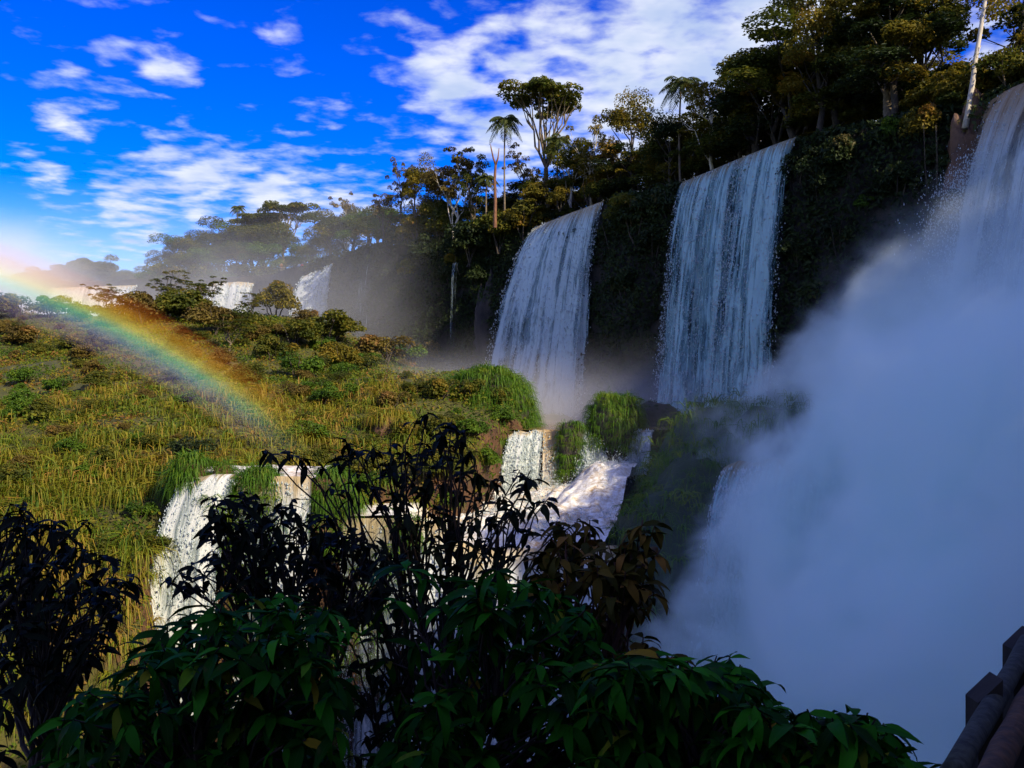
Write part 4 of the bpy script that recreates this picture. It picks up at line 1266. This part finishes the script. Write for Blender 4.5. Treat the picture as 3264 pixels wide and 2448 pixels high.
grassy_rock('grass_clump', 'green grass clump between the leaning white waterfall and the short cream one', (-15.9, 54.9, -7.4), (1.1, .7, 2.0), 35, 140, .7, 16, mat='rock_red', zmin=.2, cat='grass clump')
grassy_rock('grass_clump', 'small grass clump on the lip of the leaning white waterfall', (-18.2, 55.6, -6.4), (.7, .5, 1.3), 36, 70, .5, 14, mat='rock_red', zmin=.2, cat='grass clump')
grassy_rock('grass_clump', 'tuft of grass at the bank end of the leaning white waterfall', (-20.3, 55.6, -7.0), (1.0, .8, 2.1), 38, 150, .8, 16, mat='rock_red', zmin=.1, cat='grass clump')
grassy_rock('grass_clump', 'green grass clump right of the short cream waterfall, behind dark twigs', (-11.4, 55.6, -9.2), (1.6, 1.2, 3.4), 37, 260, .7, 16, mat='rock_red', zmin=.2, cat='grass clump')
grassy_rock('grass_clump', 'small grass clump on the brown pool lip above the broad cream waterfall', (-6.2, 54.6, -11.0), (.9, .7, 2.6), 39, 120, .6, 14, zmin=.3, cat='grass clump')
grassy_rock('red_rock', 'bare red rock face beside the near waterfall, under the yellow-green tree', (35.6, 68.3, 15.0), (1.7, 1.3, 6.2), 43, 30, .4, 10, mat='rock_red', zmin=.85, gm='grass', rough=.45)
grassy_rock('red_rock', 'tall brown rock face on the dark cliff left of the sunlit tall waterfall', (-3.0, 126, 4), (2.2, 1.6, 10), 45, 60, .6, 8, mat='rock', zmin=.5, gm='moss', rough=.5, pw=.4)
grassy_rock('red_rock', 'bare brown earth hollow under the hanging grass beside the leafy shrub top', tuple(np.array(hill_hit(389, 432)) + np.array([0, 0, -1.2])), (1.5, 1.2, 2.4), 47, 90, .9, 18, mat='rock_red', zmin=.72, gm='grass', tint=.6)

# moss on the rock faces behind the front falls
P = []
for k in range(700):
    xx = -19 + 16 * gg.random(); zz = -7 - 22 * gg.random() ** 1.3
    if fbm(np.array([[xx * .6, zz * .25, 0]]), 2, 71)[0] > -0.05:
        P.append((xx, 54.0 - .04 * abs(zz + 7), zz))
P = np.array(P)
v, f, t = tussocks(P, np.tile(np.array([0, -1.0, .15]), (len(P), 1)), .5 + .4 * gg.random(len(P)), 14, gg, np.clip(gg.normal(.55, .2, len(P)), 0, 1))
link('moss', mesh_np('moss', v, f, M['moss'], False, {'tint': ('FACE', t)}), label='bright green moss and grass on the rock behind the front waterfalls', cat='moss', kind='stuff')

# ------------------------------------------------------------------ visitors on the far platform
M['shirt_white'] = bark_mat('white_shirt', (0.75, 0.75, 0.75), (0.82, 0.82, 0.82))
M['shirt_red'] = bark_mat('red_shirt', (0.7, 0.03, 0.03), (0.8, 0.05, 0.05))
M['shirt_orange'] = bark_mat('orange_shirt', (0.75, 0.3, 0.06), (0.8, 0.35, 0.08))
M['skin'] = bark_mat('skin', (0.45, 0.28, 0.2), (0.5, 0.32, 0.23))
M['wood_dark'] = bark_mat('dark_wood', (0.010, 0.007, 0.004), (0.026, 0.018, 0.010))


def person(label, p, mat, rz):
    e = empty('person', p, rz, label=label, cat='person', group='visitors on the far platform')
    me = bpy.data.meshes.new('body')
    vs = [(0, 0, .92), (0, 0, 1.2), (0, 0, 1.42), (0, 0, 1.52), (0, -.02, 1.66), (.1, 0, .86), (.11, 0, .48), (.11, .02, .05), (-.1, 0, .86), (-.11, 0, .48), (-.11, .02, .05),
          (.2, 0, 1.4), (.25, -.05, 1.15), (.2, -.25, 1.1), (-.2, 0, 1.4), (-.25, -.05, 1.15), (-.2, -.25, 1.1)]
    es = [(0, 1), (1, 2), (2, 3), (3, 4), (0, 5), (5, 6), (6, 7), (0, 8), (8, 9), (9, 10), (2, 11), (11, 12), (12, 13), (2, 14), (14, 15), (15, 16)]
    rs = [.15, .14, .15, .06, .11, .10, .07, .05, .10, .07, .05, .065, .05, .04, .065, .05, .04]
    me.from_pydata(vs, es, []); me.materials.append(M['skin'])
    o = link('body', me, e)
    mod = o.modifiers.new('skin', 'SKIN')
    for i, r in enumerate(rs): me.skin_vertices[0].data[i].radius = (r, r)
    me.skin_vertices[0].data[0].use_root = True
    o.modifiers.new('sub', 'SUBSURF').levels = 1
    mb = MB(); mb.tube([(0, 0, .85), (0, 0, 1.0), (0, 0, 1.25), (0, 0, 1.42), (0, 0, 1.5)], [.2, .19, .2, .2, .1], 10)
    for s in (-1, 1): mb.tube([(s * .15, 0, 1.42), (s * .24, -.02, 1.3), (s * .27, -.06, 1.12)], [.09, .085, .075], 6)
    mb.build('shirt', mat, e, True)


def person_data_ready():
    pass


pl = empty('viewing_platform', tuple(at(296, 272, 175)), 0, label='dark wooden visitor platform above the small sunlit waterfall', cat='platform')
mb = MB(); mb.box((0, 0, -.12), (6.5, 2.5, .24)); mb.build('deck', M['wood_dark'], pl)
mb = MB()
for k in range(6): mb.tube([(-3.1 + k * 1.24, -1.15, -.1), (-3.1 + k * 1.24, -1.15, 1.0)], .05, 5)
mb.build('railing_posts', M['wood_dark'], pl, kind='stuff')
mb = MB(); mb.tube([(-3.2, -1.15, 1.0), (3.2, -1.15, 1.0)], .06, 6); mb.build('rail', M['wood_dark'], pl)
mb = MB(); mb.tube([(-3.2, -1.15, .5), (3.2, -1.15, .5)], .05, 6); mb.build('rail', M['wood_dark'], pl)
for k in (-2.5, 2.5):
    mb = MB(); mb.tube([(k, 0, -4), (k, 0, -.1)], .12, 6); mb.build('leg', M['wood_dark'], pl)
pc = at(296, 272, 175)
for lb, dx, mt in (('person in a white shirt standing on the far platform', .75, 'shirt_white'), ('person in a red shirt standing on the far platform', 1.3, 'shirt_red'), ('person in an orange shirt at the far end of the platform', -2.8, 'shirt_orange')):
    try:
        person(lb, (pc[0] + dx, pc[1] - .4, pc[2] + .0), M[mt], 0)
    except Exception as ex:
        print('person', ex)


# ------------------------------------------------------------------ railing beside the viewer
M['log'] = bark_mat('weathered_log', (0.012, 0.014, 0.009), (0.045, 0.048, 0.032), 26)
M['log_red'] = bark_mat('brown_log', (0.035, 0.018, 0.006), (0.10, 0.045, 0.014), 18)
rl = empty('railing', (1.9, 3.3, -2.0), 0, label='rustic log railing of the walkway at the lower right corner', cat='railing')
O = np.array([1.9, 3.3, -2.0])
def logpart(name, a, b, r, mat, seed, n=14):
    g = np.random.default_rng(seed); k = 14; s = np.linspace(0, 1, k)[:, None]
    a, b = np.asarray(a), np.asarray(b)
    p = a + (b - a) * s + g.normal(0, r * .06, (k, 3)) - O
    mb = MB(); mb.tube(p, r * (1 + .07 * g.normal(0, 1, k)), n)
    mb.build(name, M[mat], rl, True)
A0 = at(957, 768, 2.5); A1 = at(1023, 652, 3.6); d = (A1 - A0) / np.linalg.norm(A1 - A0)
logpart('rail', A0 - d * 0.05, A1 + d * 1.6, .034, 'log', 1)
B0 = at(985, 790, 2.35); B1 = at(1034, 690, 3.2); d2 = (B1 - B0) / np.linalg.norm(B1 - B0)
logpart('rail', B0 - d2 * .4, B1 + d2 * 1.8, .038, 'log_red', 2)
logpart('rail', at(952, 774, 2.55) - d * 1.2, at(957, 772, 2.60), .040, 'log', 3)
for i, (px, py, Y, wd) in enumerate([(984, 690, 3.05, .085), (1018, 640, 3.75, .085)]):
    c = at(px, py, Y) - O
    mb = MB()
    w = wd / 2
    vs = [(-w, -w, -1.2), (w, -w, -1.2), (w, w, -1.2), (-w, w, -1.2), (-w, -w, -.03), (w, -w, .05), (w, w, .05), (-w, w, -.03)]
    mb.add([np.array(q) + c for q in vs], [(3, 2, 1, 0), (4, 5, 6, 7), (0, 1, 5, 4), (1, 2, 6, 5), (2, 3, 7, 6), (3, 0, 4, 7)])
    mb.build('post', M['wood_dark'], rl)


# ------------------------------------------------------------------ foreground shrubs
def leaf_mesh(name, L, W, droop, mat, seed, k=7, fold=.25, wave=.0):
    """one curved leaf along +X with a folded midrib, uv along and across"""
    g = np.random.default_rng(seed)
    s = np.linspace(0, 1, k)
    w = W * .5 * np.sin(np.pi * np.clip(s, 0, 1) ** .8) ** .85; w[0] = W * .03; w[-1] = 0.0005
    ang = -droop * s ** 1.3
    dx = np.concatenate([[0], np.cumsum(np.cos(ang[:-1]))]) * L / (k - 1); dz = np.concatenate([[0], np.cumsum(np.sin(ang[:-1]))]) * L / (k - 1)
    V, UV = [], []
    for i in range(k):
        wb = wave * math.sin(i * 1.9 + seed) * W
        for j, sg in enumerate((-1, 0, 1)):
            V.append((dx[i], sg * w[i] + wb * .3, dz[i] + abs(sg) * w[i] * fold + (wb * sg * .3)))
            UV.append((s[i], .5 + .5 * sg * (w[i] / (W * .5))))
    f = []
    for i in range(k - 1):
        for j in range(2):
            a = i * 3 + j; f.append((a, a + 1, a + 4, a + 3))
    me = mesh_np(name, np.array(V), np.array(f), mat, True)
    uv = me.uv_layers.new(name='UVMap')
    vi = np.zeros(len(me.loops), np.int32); me.loops.foreach_get('vertex_index', vi)
    uv.data.foreach_set('uv', np.array(UV, np.float32)[vi].ravel())
    return me


LEAF = {}
for key, mat, specs in (('near_green', 'near_green', [(.17, .056, .9), (.21, .058, 1.2), (.15, .056, .6), (.23, .052, 1.6), (.11, .042, .5), (.19, .050, .3)]),
                        ('near_black', 'near_black', [(.115, .036, .7), (.13, .038, 1.0), (.085, .032, .5), (.12, .033, 1.3), (.07, .027, .4)]),
                        ('near_brown', 'near_brown', [(.125, .046, .7), (.14, .048, 1.1), (.11, .044, .5), (.13, .042, 1.4)])):
    LEAF[key] = [leaf_mesh('leaf', L, W, dr, M[mat], i, 7, .22 + .1 * (i % 3), .12) for i, (L, W, dr) in enumerate(specs)]


def shrub(name, label, root_p, tips, kind, stem_mat, seed, per=(6, 9), sc=1.0, maxobj=300, rad=.010, pitch=(-.9, .35), stems=True, group=None):
    """tips: whorl centres (n,3). Each whorl carries drooping leaves; stems run back to the root through a few main limbs"""
    g = np.random.default_rng(seed)
    root_p = np.asarray(root_p, float); tips = np.asarray(tips, float)
    e = empty(name, tuple(root_p), label=label, cat='shrub', group=group)
    # main limbs: cluster the tips
    nm = max(2, min(9, len(tips) // 9))
    cent = tips[g.choice(len(tips), nm, replace=False)]
    for _ in range(5):
        a = np.argmin(((tips[:, None] - cent[None]) ** 2).sum(-1), 1)
        cent = np.array([tips[a == i].mean(0) if (a == i).any() else cent[i] for i in range(nm)])
    hubs = cent + (root_p - cent) * .28 + np.array([0, 0, -.05])
    mb = MB()
    dirs = np.zeros_like(tips)
    for i in range(nm):
        q = limb(mb, root_p - root_p, hubs[i] - root_p, rad * 1.9, rad * 1.1, g, 7, .05, 6)
        for j in np.where(a == i)[0]:
            st = q[-1 - int(g.integers(0, 3))]
            tp = limb(mb, st, tips[j] - root_p, rad * .75, rad * .3, g, 5, .07, 5)
            dirs[j] = norm(tp[-1] - tp[-2])
    mb.build('stem', M[stem_mat], e, True)
    # leaves
    recs = []
    for c, dr in zip(tips, dirs):
        n = int(g.integers(per[0], per[1] + 1)); a0 = g.random() * 6.28
        for k in range(n):
            az = a0 + k * 2.4 + g.normal(0, .25)
            pt = pitch[0] + (pitch[1] - pitch[0]) * g.random()
            back = g.random() * .07 * sc
            recs.append((c - dr * back, az, pt, g.normal(0, .35), int(g.integers(0, len(LEAF[kind]))), sc * (.7 + .5 * g.random())))
    recs.sort(key=lambda r: r[0][1] - r[5] * .2)
    mass = []
    for i, (p, az, pt, roll, vi, s) in enumerate(recs):
        R3 = Matrix.Rotation(az, 4, 'Z') @ Matrix.Rotation(-pt, 4, 'Y') @ Matrix.Rotation(roll, 4, 'X')
        mt = Matrix.Translation(Vector(p - root_p)) @ R3 @ Matrix.Scale(s, 4)
        if i < maxobj:
            o = bpy.data.objects.new('leaf', LEAF[kind][vi]); o.parent = e; o.matrix_local = mt; col.objects.link(o)
        else:
            mass.append((vi, np.array(mt)))
    if mass:
        parts = []
        cache = []
        for me in LEAF[kind]:
            v = np.zeros(len(me.vertices) * 3); me.vertices.foreach_get('co', v)
            f = np.zeros(len(me.loops), np.int32); me.loops.foreach_get('vertex_index', f)
            cache.append((v.reshape(-1, 3), f.reshape(-1, 4)))
        for vi, m4 in mass:
            v, f = cache[vi]
            parts.append((v @ m4[:3, :3].T + m4[:3, 3], f, np.full(len(f), g.random())))
        v, f, t = join_mesh(parts)
        link('foliage', mesh_np('foliage', v, f, M[kind + '_mass'], True, {'tint': ('FACE', t)}), e, kind='stuff')
    return e


def inpoly(px, py, poly):
    c = np.zeros(len(px), bool); j = len(poly) - 1
    for i in range(len(poly)):
        xi, yi = poly[i]; xj, yj = poly[j]
        c ^= ((yi > py) != (yj > py)) & (px < (xj - xi) * (py - yi) / (yj - yi + 1e-9) + xi)
        j = i
    return c


def fill_tips(poly, n, Y0, Y1, seed, mind=10):
    """whorl centres spread through the part of space a shrub fills"""
    g = np.random.default_rng(seed); P = np.array(poly, float)
    lo, hi = P.min(0), P.max(0); out = []; tries = 0
    while len(out) < n and tries < 200:
        q = lo + (hi - lo) * g.random((200, 2)); q = q[inpoly(q[:, 0], q[:, 1], poly)]
        for a in q:
            if len(out) >= n: break
            if all((a[0] - b[0]) ** 2 + (a[1] - b[1]) ** 2 > (mind * (1 - tries / 220)) ** 2 for b in out[-120:]): out.append(a)
        tries += 1
    return np.array([at(a[0], a[1], Y0 + (Y1 - Y0) * g.random()) for a in out])


GS = 'dark shrubs in front of the viewpoint'
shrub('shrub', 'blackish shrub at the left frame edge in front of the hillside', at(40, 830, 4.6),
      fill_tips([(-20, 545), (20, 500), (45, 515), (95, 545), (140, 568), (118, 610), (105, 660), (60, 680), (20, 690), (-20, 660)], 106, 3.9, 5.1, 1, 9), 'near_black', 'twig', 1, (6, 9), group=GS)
shrub('shrub', 'thin twig of dark leaves reaching into the left edge above the blackish shrub', at(-20, 640, 4.2),
      np.array([at(x, y, 4.2) for x, y in [(5, 515), (25, 512), (40, 525), (60, 520), (72, 530), (88, 520), (20, 535), (-5, 540), (10, 505)]]), 'near_black', 'twig', 2, (5, 7), .7, group=GS)
tw = [(265, 449), (285, 450), (300, 458), (318, 462), (335, 455), (345, 440), (350, 450), (372, 445), (390, 440), (384, 462), (410, 455), (425, 440), (440, 430), (418, 418), (428, 412), (452, 420), (465, 430), (470, 450),
      (445, 450), (430, 465), (405, 475), (460, 470), (478, 470), (500, 475), (520, 470), (530, 480), (455, 490), (480, 490), (500, 495), (425, 490), (440, 510), (470, 520), (500, 520), (490, 540), (460, 545), (435, 540), (410, 520), (395, 500), (345, 490), (330, 485), (515, 510), (540, 500)]
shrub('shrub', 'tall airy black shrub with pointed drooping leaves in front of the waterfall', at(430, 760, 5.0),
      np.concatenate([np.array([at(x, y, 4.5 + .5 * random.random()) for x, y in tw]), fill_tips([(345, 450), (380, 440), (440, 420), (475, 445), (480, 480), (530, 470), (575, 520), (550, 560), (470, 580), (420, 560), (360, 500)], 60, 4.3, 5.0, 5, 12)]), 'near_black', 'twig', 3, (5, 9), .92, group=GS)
shrub('shrub', 'bushy black shrub covering the foot of the leaning white waterfall', at(300, 780, 4.8),
      fill_tips([(215, 490), (255, 490), (300, 500), (345, 520), (385, 525), (395, 570), (380, 610), (300, 600), (240, 590), (180, 585), (165, 580), (210, 550), (195, 515)], 115, 4.2, 5.2, 7, 8), 'near_black', 'twig', 4, (6, 9), group=GS)
shrub('shrub', 'brown-leaved shrub catching some light before the blue spray', at(600, 790, 4.4),
      fill_tips([(545, 520), (575, 510), (600, 525), (620, 560), (640, 555), (650, 560), (668, 575), (650, 600), (620, 620), (650, 640), (690, 660), (705, 690), (650, 690), (600, 680), (560, 640), (520, 600), (530, 560)], 84, 3.9, 4.8, 9, 9), 'near_brown', 'twig_red', 5, (6, 9), group=GS)
shrub('shrub', 'slim brown-leaved shoot rising above the brown-leaved shrub', at(600, 700, 4.2),
      np.array([at(x, y, 4.1) for x, y in [(643, 520), (632, 530), (655, 525), (640, 545), (625, 548), (660, 550), (615, 562), (645, 565), (605, 575), (630, 580)]]), 'near_brown', 'twig_red', 6, (6, 8), .9, group=GS)
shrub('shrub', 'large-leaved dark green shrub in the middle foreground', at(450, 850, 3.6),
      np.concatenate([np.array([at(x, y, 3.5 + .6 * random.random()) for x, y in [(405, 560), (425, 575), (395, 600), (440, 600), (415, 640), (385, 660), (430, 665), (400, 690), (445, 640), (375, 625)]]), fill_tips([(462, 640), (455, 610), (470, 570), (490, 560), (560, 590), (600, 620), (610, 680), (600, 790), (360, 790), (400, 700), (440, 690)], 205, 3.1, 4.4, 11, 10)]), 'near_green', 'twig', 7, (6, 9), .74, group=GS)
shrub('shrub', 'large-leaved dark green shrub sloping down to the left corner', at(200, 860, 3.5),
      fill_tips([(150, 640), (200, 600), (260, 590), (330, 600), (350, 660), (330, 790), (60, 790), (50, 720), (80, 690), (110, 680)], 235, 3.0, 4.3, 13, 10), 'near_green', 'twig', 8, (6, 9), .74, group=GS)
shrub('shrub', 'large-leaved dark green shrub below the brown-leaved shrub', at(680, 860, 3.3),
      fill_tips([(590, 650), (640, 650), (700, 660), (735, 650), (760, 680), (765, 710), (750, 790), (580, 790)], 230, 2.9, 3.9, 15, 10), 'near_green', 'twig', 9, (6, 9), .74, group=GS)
shrub('shrub', 'low dark green shrub trailing toward the log railing', at(830, 850, 3.2),
      fill_tips([(745, 700), (790, 705), (830, 715), (880, 712), (890, 740), (930, 775), (925, 800), (740, 800)], 170, 2.8, 3.5, 17, 9), 'near_green', 'twig', 10, (6, 9), .78, group=GS)
shrub('shrub', 'thin black sprays hanging before the cream waterfall between the green shrubs', at(400, 840, 4.3),
      fill_tips([(350, 570), (400, 545), (455, 560), (450, 640), (440, 760), (350, 770), (345, 650)], 50, 3.9, 4.6, 23, 16), 'near_black', 'twig', 12, (5, 8), .95, group=GS)
shrub('shrub', 'black drooping sprig in the bottom left corner', at(-30, 800, 3.6),
      np.array([at(x, y, 3.6) for x, y in [(0, 690), (8, 700), (0, 720), (-6, 745), (6, 750), (-2, 770)]]), 'near_black', 'twig', 11, (5, 7), .9, group=GS)


# ------------------------------------------------------------------ spray and rainbow
def vol_mat(name, build, color=(0.96, 0.97, 1.0), aniso=0.0, step=1.0):
    m, t, o = new_mat(name)
    vol = t.n('ShaderNodeVolumePrincipled')
    vol.inputs['Color'].default_value = (*color, 1); vol.inputs['Anisotropy'].default_value = aniso
    den = build(t)
    if isinstance(den, tuple):
        t.l(den[1], vol.inputs['Color']); den = den[0]
    t.l(den, vol.inputs['Density'])
    t.l(vol.outputs[0], o.inputs['Volume'])
    m.cycles.volume_step_rate = step
    return m


def hull_box(name, lo, hi, mat, **kw):
    mb = MB(); mb.box((np.array(lo) + np.array(hi)) / 2, np.array(hi) - np.array(lo))
    return mb.build(name, mat, None, **kw)


def plume_density(t):
    P = t.n('ShaderNodeNewGeometry').outputs['Position']
    x, y, z = t.sep(P)
    n1 = t.noise(P, 0.085, 4.0, 0.6, 0.3)
    n2 = t.noise(P, 0.32, 4.0, 0.65, 0.6)
    wob = t.math('ADD', t.math('MULTIPLY', t.math('SUBTRACT', n1, 0.5), 11.0), t.math('MULTIPLY', t.math('SUBTRACT', n2, 0.5), 9.0))
    # left boundary of the spray as a ratio x/y (it fans out toward the viewer), by height ratio
    zr = t.math('DIVIDE', z, y)
    xr = t.math('DIVIDE', x, y)
    k = t.math('ADD', t.math('MULTIPLY', zr, 1.0), 0.5)
    # boundary points measured on the spray front at y = 52
    zz = t.mapr(z, -32.0, 20.0, 0.0, 1.0, smooth=False)
    pts = [(-32, 1.0), (-20, 4.5), (-13, 9.0), (-8.6, 11.6), (-5.1, 14.6), (-2, 15.6), (.8, 17.5), (4.4, 22.0), (7.9, 24.6), (10, 26.0), (14, 30), (20, 37.0)]
    bx = t.ramp(zz, [((a + 32) / 52, b / 60.0) for a, b in pts])
    b = t.math('MULTIPLY', bx, 60.0)
    dist = t.math('ADD', t.math('SUBTRACT', x, b), wob)
    inside = t.mapr(dist, -0.4, 2.6)
    core = t.mapr(t.math('ADD', t.math('MULTIPLY', n1, .55), t.math('MULTIPLY', n2, .45)), 0.39, 0.60, 0.04, 1.0)
    fy = t.math('MULTIPLY', t.mapr(y, 20.0, 32.0), t.mapr(y, 73.0, 62.0))
    veil = t.math('MULTIPLY', t.mapr(dist, -11.0, 2.0), t.mapr(z, 4.0, -8.0, 0.0, 0.008))
    top = t.mapr(z, 15.0, -7.0, 0.04, 1.0)
    d = t.math('MULTIPLY', t.math('ADD', t.math('MULTIPLY', t.math('MULTIPLY', inside, core), top), veil), fy)
    return t.math('MULTIPLY', d, 0.5)


hull_box('spray_cloud', (0, 18, -33), (43, 74, 21), vol_mat('plume_spray', plume_density, (0.90, 1.0, 0.985), step=0.3), label='thick blue-shaded spray cloud rising from the near waterfall', cat='spray', kind='stuff')  # teal volume colour stands in for the blue light of the shade


def base_density(t):
    P = t.n('ShaderNodeNewGeometry').outputs['Position']
    x, y, z = t.sep(P)
    n1 = t.noise(P, 0.10, 4.0, 0.6, 0.4)
    h = t.mapr(t.math('ADD', z, t.math('MULTIPLY', t.math('SUBTRACT', n1, 0.5), -9.0)), 7.0, -4.0)
    e = t.math('MULTIPLY', t.mapr(x, -16.0, -5.0), t.mapr(x, 28.0, 20.0))
    e = t.math('MULTIPLY', e, t.math('MULTIPLY', t.mapr(y, 79.0, 87.0), t.mapr(y, 122.0, 114.0)))
    return t.math('MULTIPLY', t.math('MULTIPLY', t.math('MULTIPLY', h, h), e), 0.05)


hull_box('mist', (-16, 79, -4.6), (28, 122, 9), vol_mat('base_mist', base_density), label='bluish mist at the feet of the two tall waterfalls', cat='mist', kind='stuff')


def far_density(t):
    P = t.n('ShaderNodeNewGeometry').outputs['Position']
    x, y, z = t.sep(P)
    n1 = t.noise(P, 0.05, 5.0, 0.6, 0.5)
    h = t.mapr(t.math('ADD', z, t.math('MULTIPLY', t.math('SUBTRACT', n1, 0.5), -26.0)), 32.0, 6.0)
    e = t.math('MULTIPLY', t.mapr(x, -8.0, -20.0), t.mapr(y, 112.0, 132.0))
    c = t.mapr(n1, 0.3, 0.7, 0.3, 1.0)
    return t.math('MULTIPLY', t.math('MULTIPLY', t.math('MULTIPLY', h, c), e), 0.017)


hull_box('far_mist', (-150, 111, 2), (-8, 215, 44), vol_mat('far_mist', far_density), label='pale drifting mist over the far falls and forest', cat='mist', kind='stuff')


def bright_density(t):
    O3 = t.n('ShaderNodeTexCoord').outputs['Object']
    r = t.vmath('LENGTH', O3, None, 'Value')
    n1 = t.noise(t.n('ShaderNodeNewGeometry').outputs['Position'], 0.09, 4.0, .6)
    return t.math('MULTIPLY', t.mapr(t.math('ADD', r, t.math('MULTIPLY', t.math('SUBTRACT', n1, .5), .7)), 1.0, 0.1), 0.11)


mb = MB()
me, _, _ = mound_mesh('bright_mist', (1, 1, 1), 3, vol_mat('bright_mist', bright_density, (1, .98, .97)), rough=0)
import bmesh
bm = bmesh.new(); bmesh.ops.create_uvsphere(bm, u_segments=24, v_segments=14, radius=1.0)
me = bpy.data.meshes.new('bright_mist'); bm.to_mesh(me); bm.free(); me.materials.append(bpy.data.materials['bright_mist'])
o = link('bright_mist', me, None, label='brilliant white spray at the left edge where the rainbow ends', cat='mist', kind='stuff')
o.location = tuple(at(-15, 285, 150)); o.scale = (24, 14, 14)

# rainbow: a bowed band of sunlit droplets, 42 degrees round the point opposite the sun
axis = Vector(-SUN)
q = Vector((0, 0, 1)).rotation_difference(axis)
qi = q.inverted()
def phi_of(px, py):
    v = qi @ Vector(pdir(px, py)); return math.atan2(v.y, v.x), math.degrees(math.acos(v.z))
f0, a0 = phi_of(-60, 262); f1, a1 = phi_of(330, 470)


def bow_density(t):
    O3 = t.n('ShaderNodeTexCoord').outputs['Object']
    x, y, z = t.sep(O3)
    r = t.vmath('LENGTH', O3, None, 'Value')
    th = t.math('MULTIPLY', t.math('ARCCOSINE', t.math('DIVIDE', z, r)), 180 / math.pi)
    k = t.mapr(th, 39.2, 43.5, 0.0, 1.0, smooth=False)
    colr = t.ramp(k, [(0.0, (0.6, 0.5, 0.85)), (0.2, (0.6, 0.5, 1.0)), (0.33, (0.40, 0.65, 1.0)), (0.46, (0.35, 1.0, 0.75)), (0.58, (1.0, 0.98, 0.25)), (0.70, (1.0, 0.58, 0.06)), (0.86, (1.0, 0.32, 0.05)), (1.0, (1.0, 0.2, 0.05))])
    env = t.ramp(k, [(0.0, 0.0), (0.2, 0.3), (0.4, 0.8), (0.56, 1.0), (0.72, 0.75), (0.88, 0.28), (1.0, 0.0)], 'EASE')
    ph = t.math('ARCTAN2', y, x)
    lo, hi = (f0, f1)
    al = t.mapr(ph, f0, f1, 0.0, 1.0, smooth=False)
    fade = t.ramp(al, [(0.0, 1.0), (0.25, 1.0), (0.55, 0.75), (0.72, 0.45), (0.86, 0.08), (0.95, 0.0)], 'EASE')
    n = t.noise(O3, 0.25, 3.0, .6)
    d = t.math('MULTIPLY', t.math('MULTIPLY', env, fade), t.mapr(n, 0.25, .75, .75, 1.0))
    return t.math('MULTIPLY', d, 0.105), colr


NT_, NP_ = 8, 28
ths = np.linspace(R(39.2), R(43.5), NT_); phs = np.linspace(f0, f1, NP_)
V = []
for rr in (47.0, 51.0):
    for a in ths:
        for b in phs:
            V.append((rr * math.sin(a) * math.cos(b), rr * math.sin(a) * math.sin(b), rr * math.cos(a)))
i = np.arange(2 * NT_ * NP_).reshape(2, NT_, NP_)
def qd(a): return np.stack([a[:-1, :-1], a[:-1, 1:], a[1:, 1:], a[1:, :-1]], -1).reshape(-1, 4)
Fq = np.concatenate([qd(i[0]), qd(i[1])[:, ::-1], qd(i[:, 0])[:, ::-1], qd(i[:, -1]), qd(i[:, :, 0]), qd(i[:, :, -1])[:, ::-1]])
me = mesh_np('rainbow', np.array(V), Fq, vol_mat('rainbow_droplets', bow_density, aniso=-0.45, step=0.5))
bm = bmesh.new(); bm.from_mesh(me); bmesh.ops.recalc_face_normals(bm, faces=bm.faces); bm.to_mesh(me); bm.free()
o = link('rainbow', me, None, label='rainbow arching down in front of the sunlit hillside', cat='rainbow')
o.rotation_mode = 'QUATERNION'; o.rotation_quaternion = q
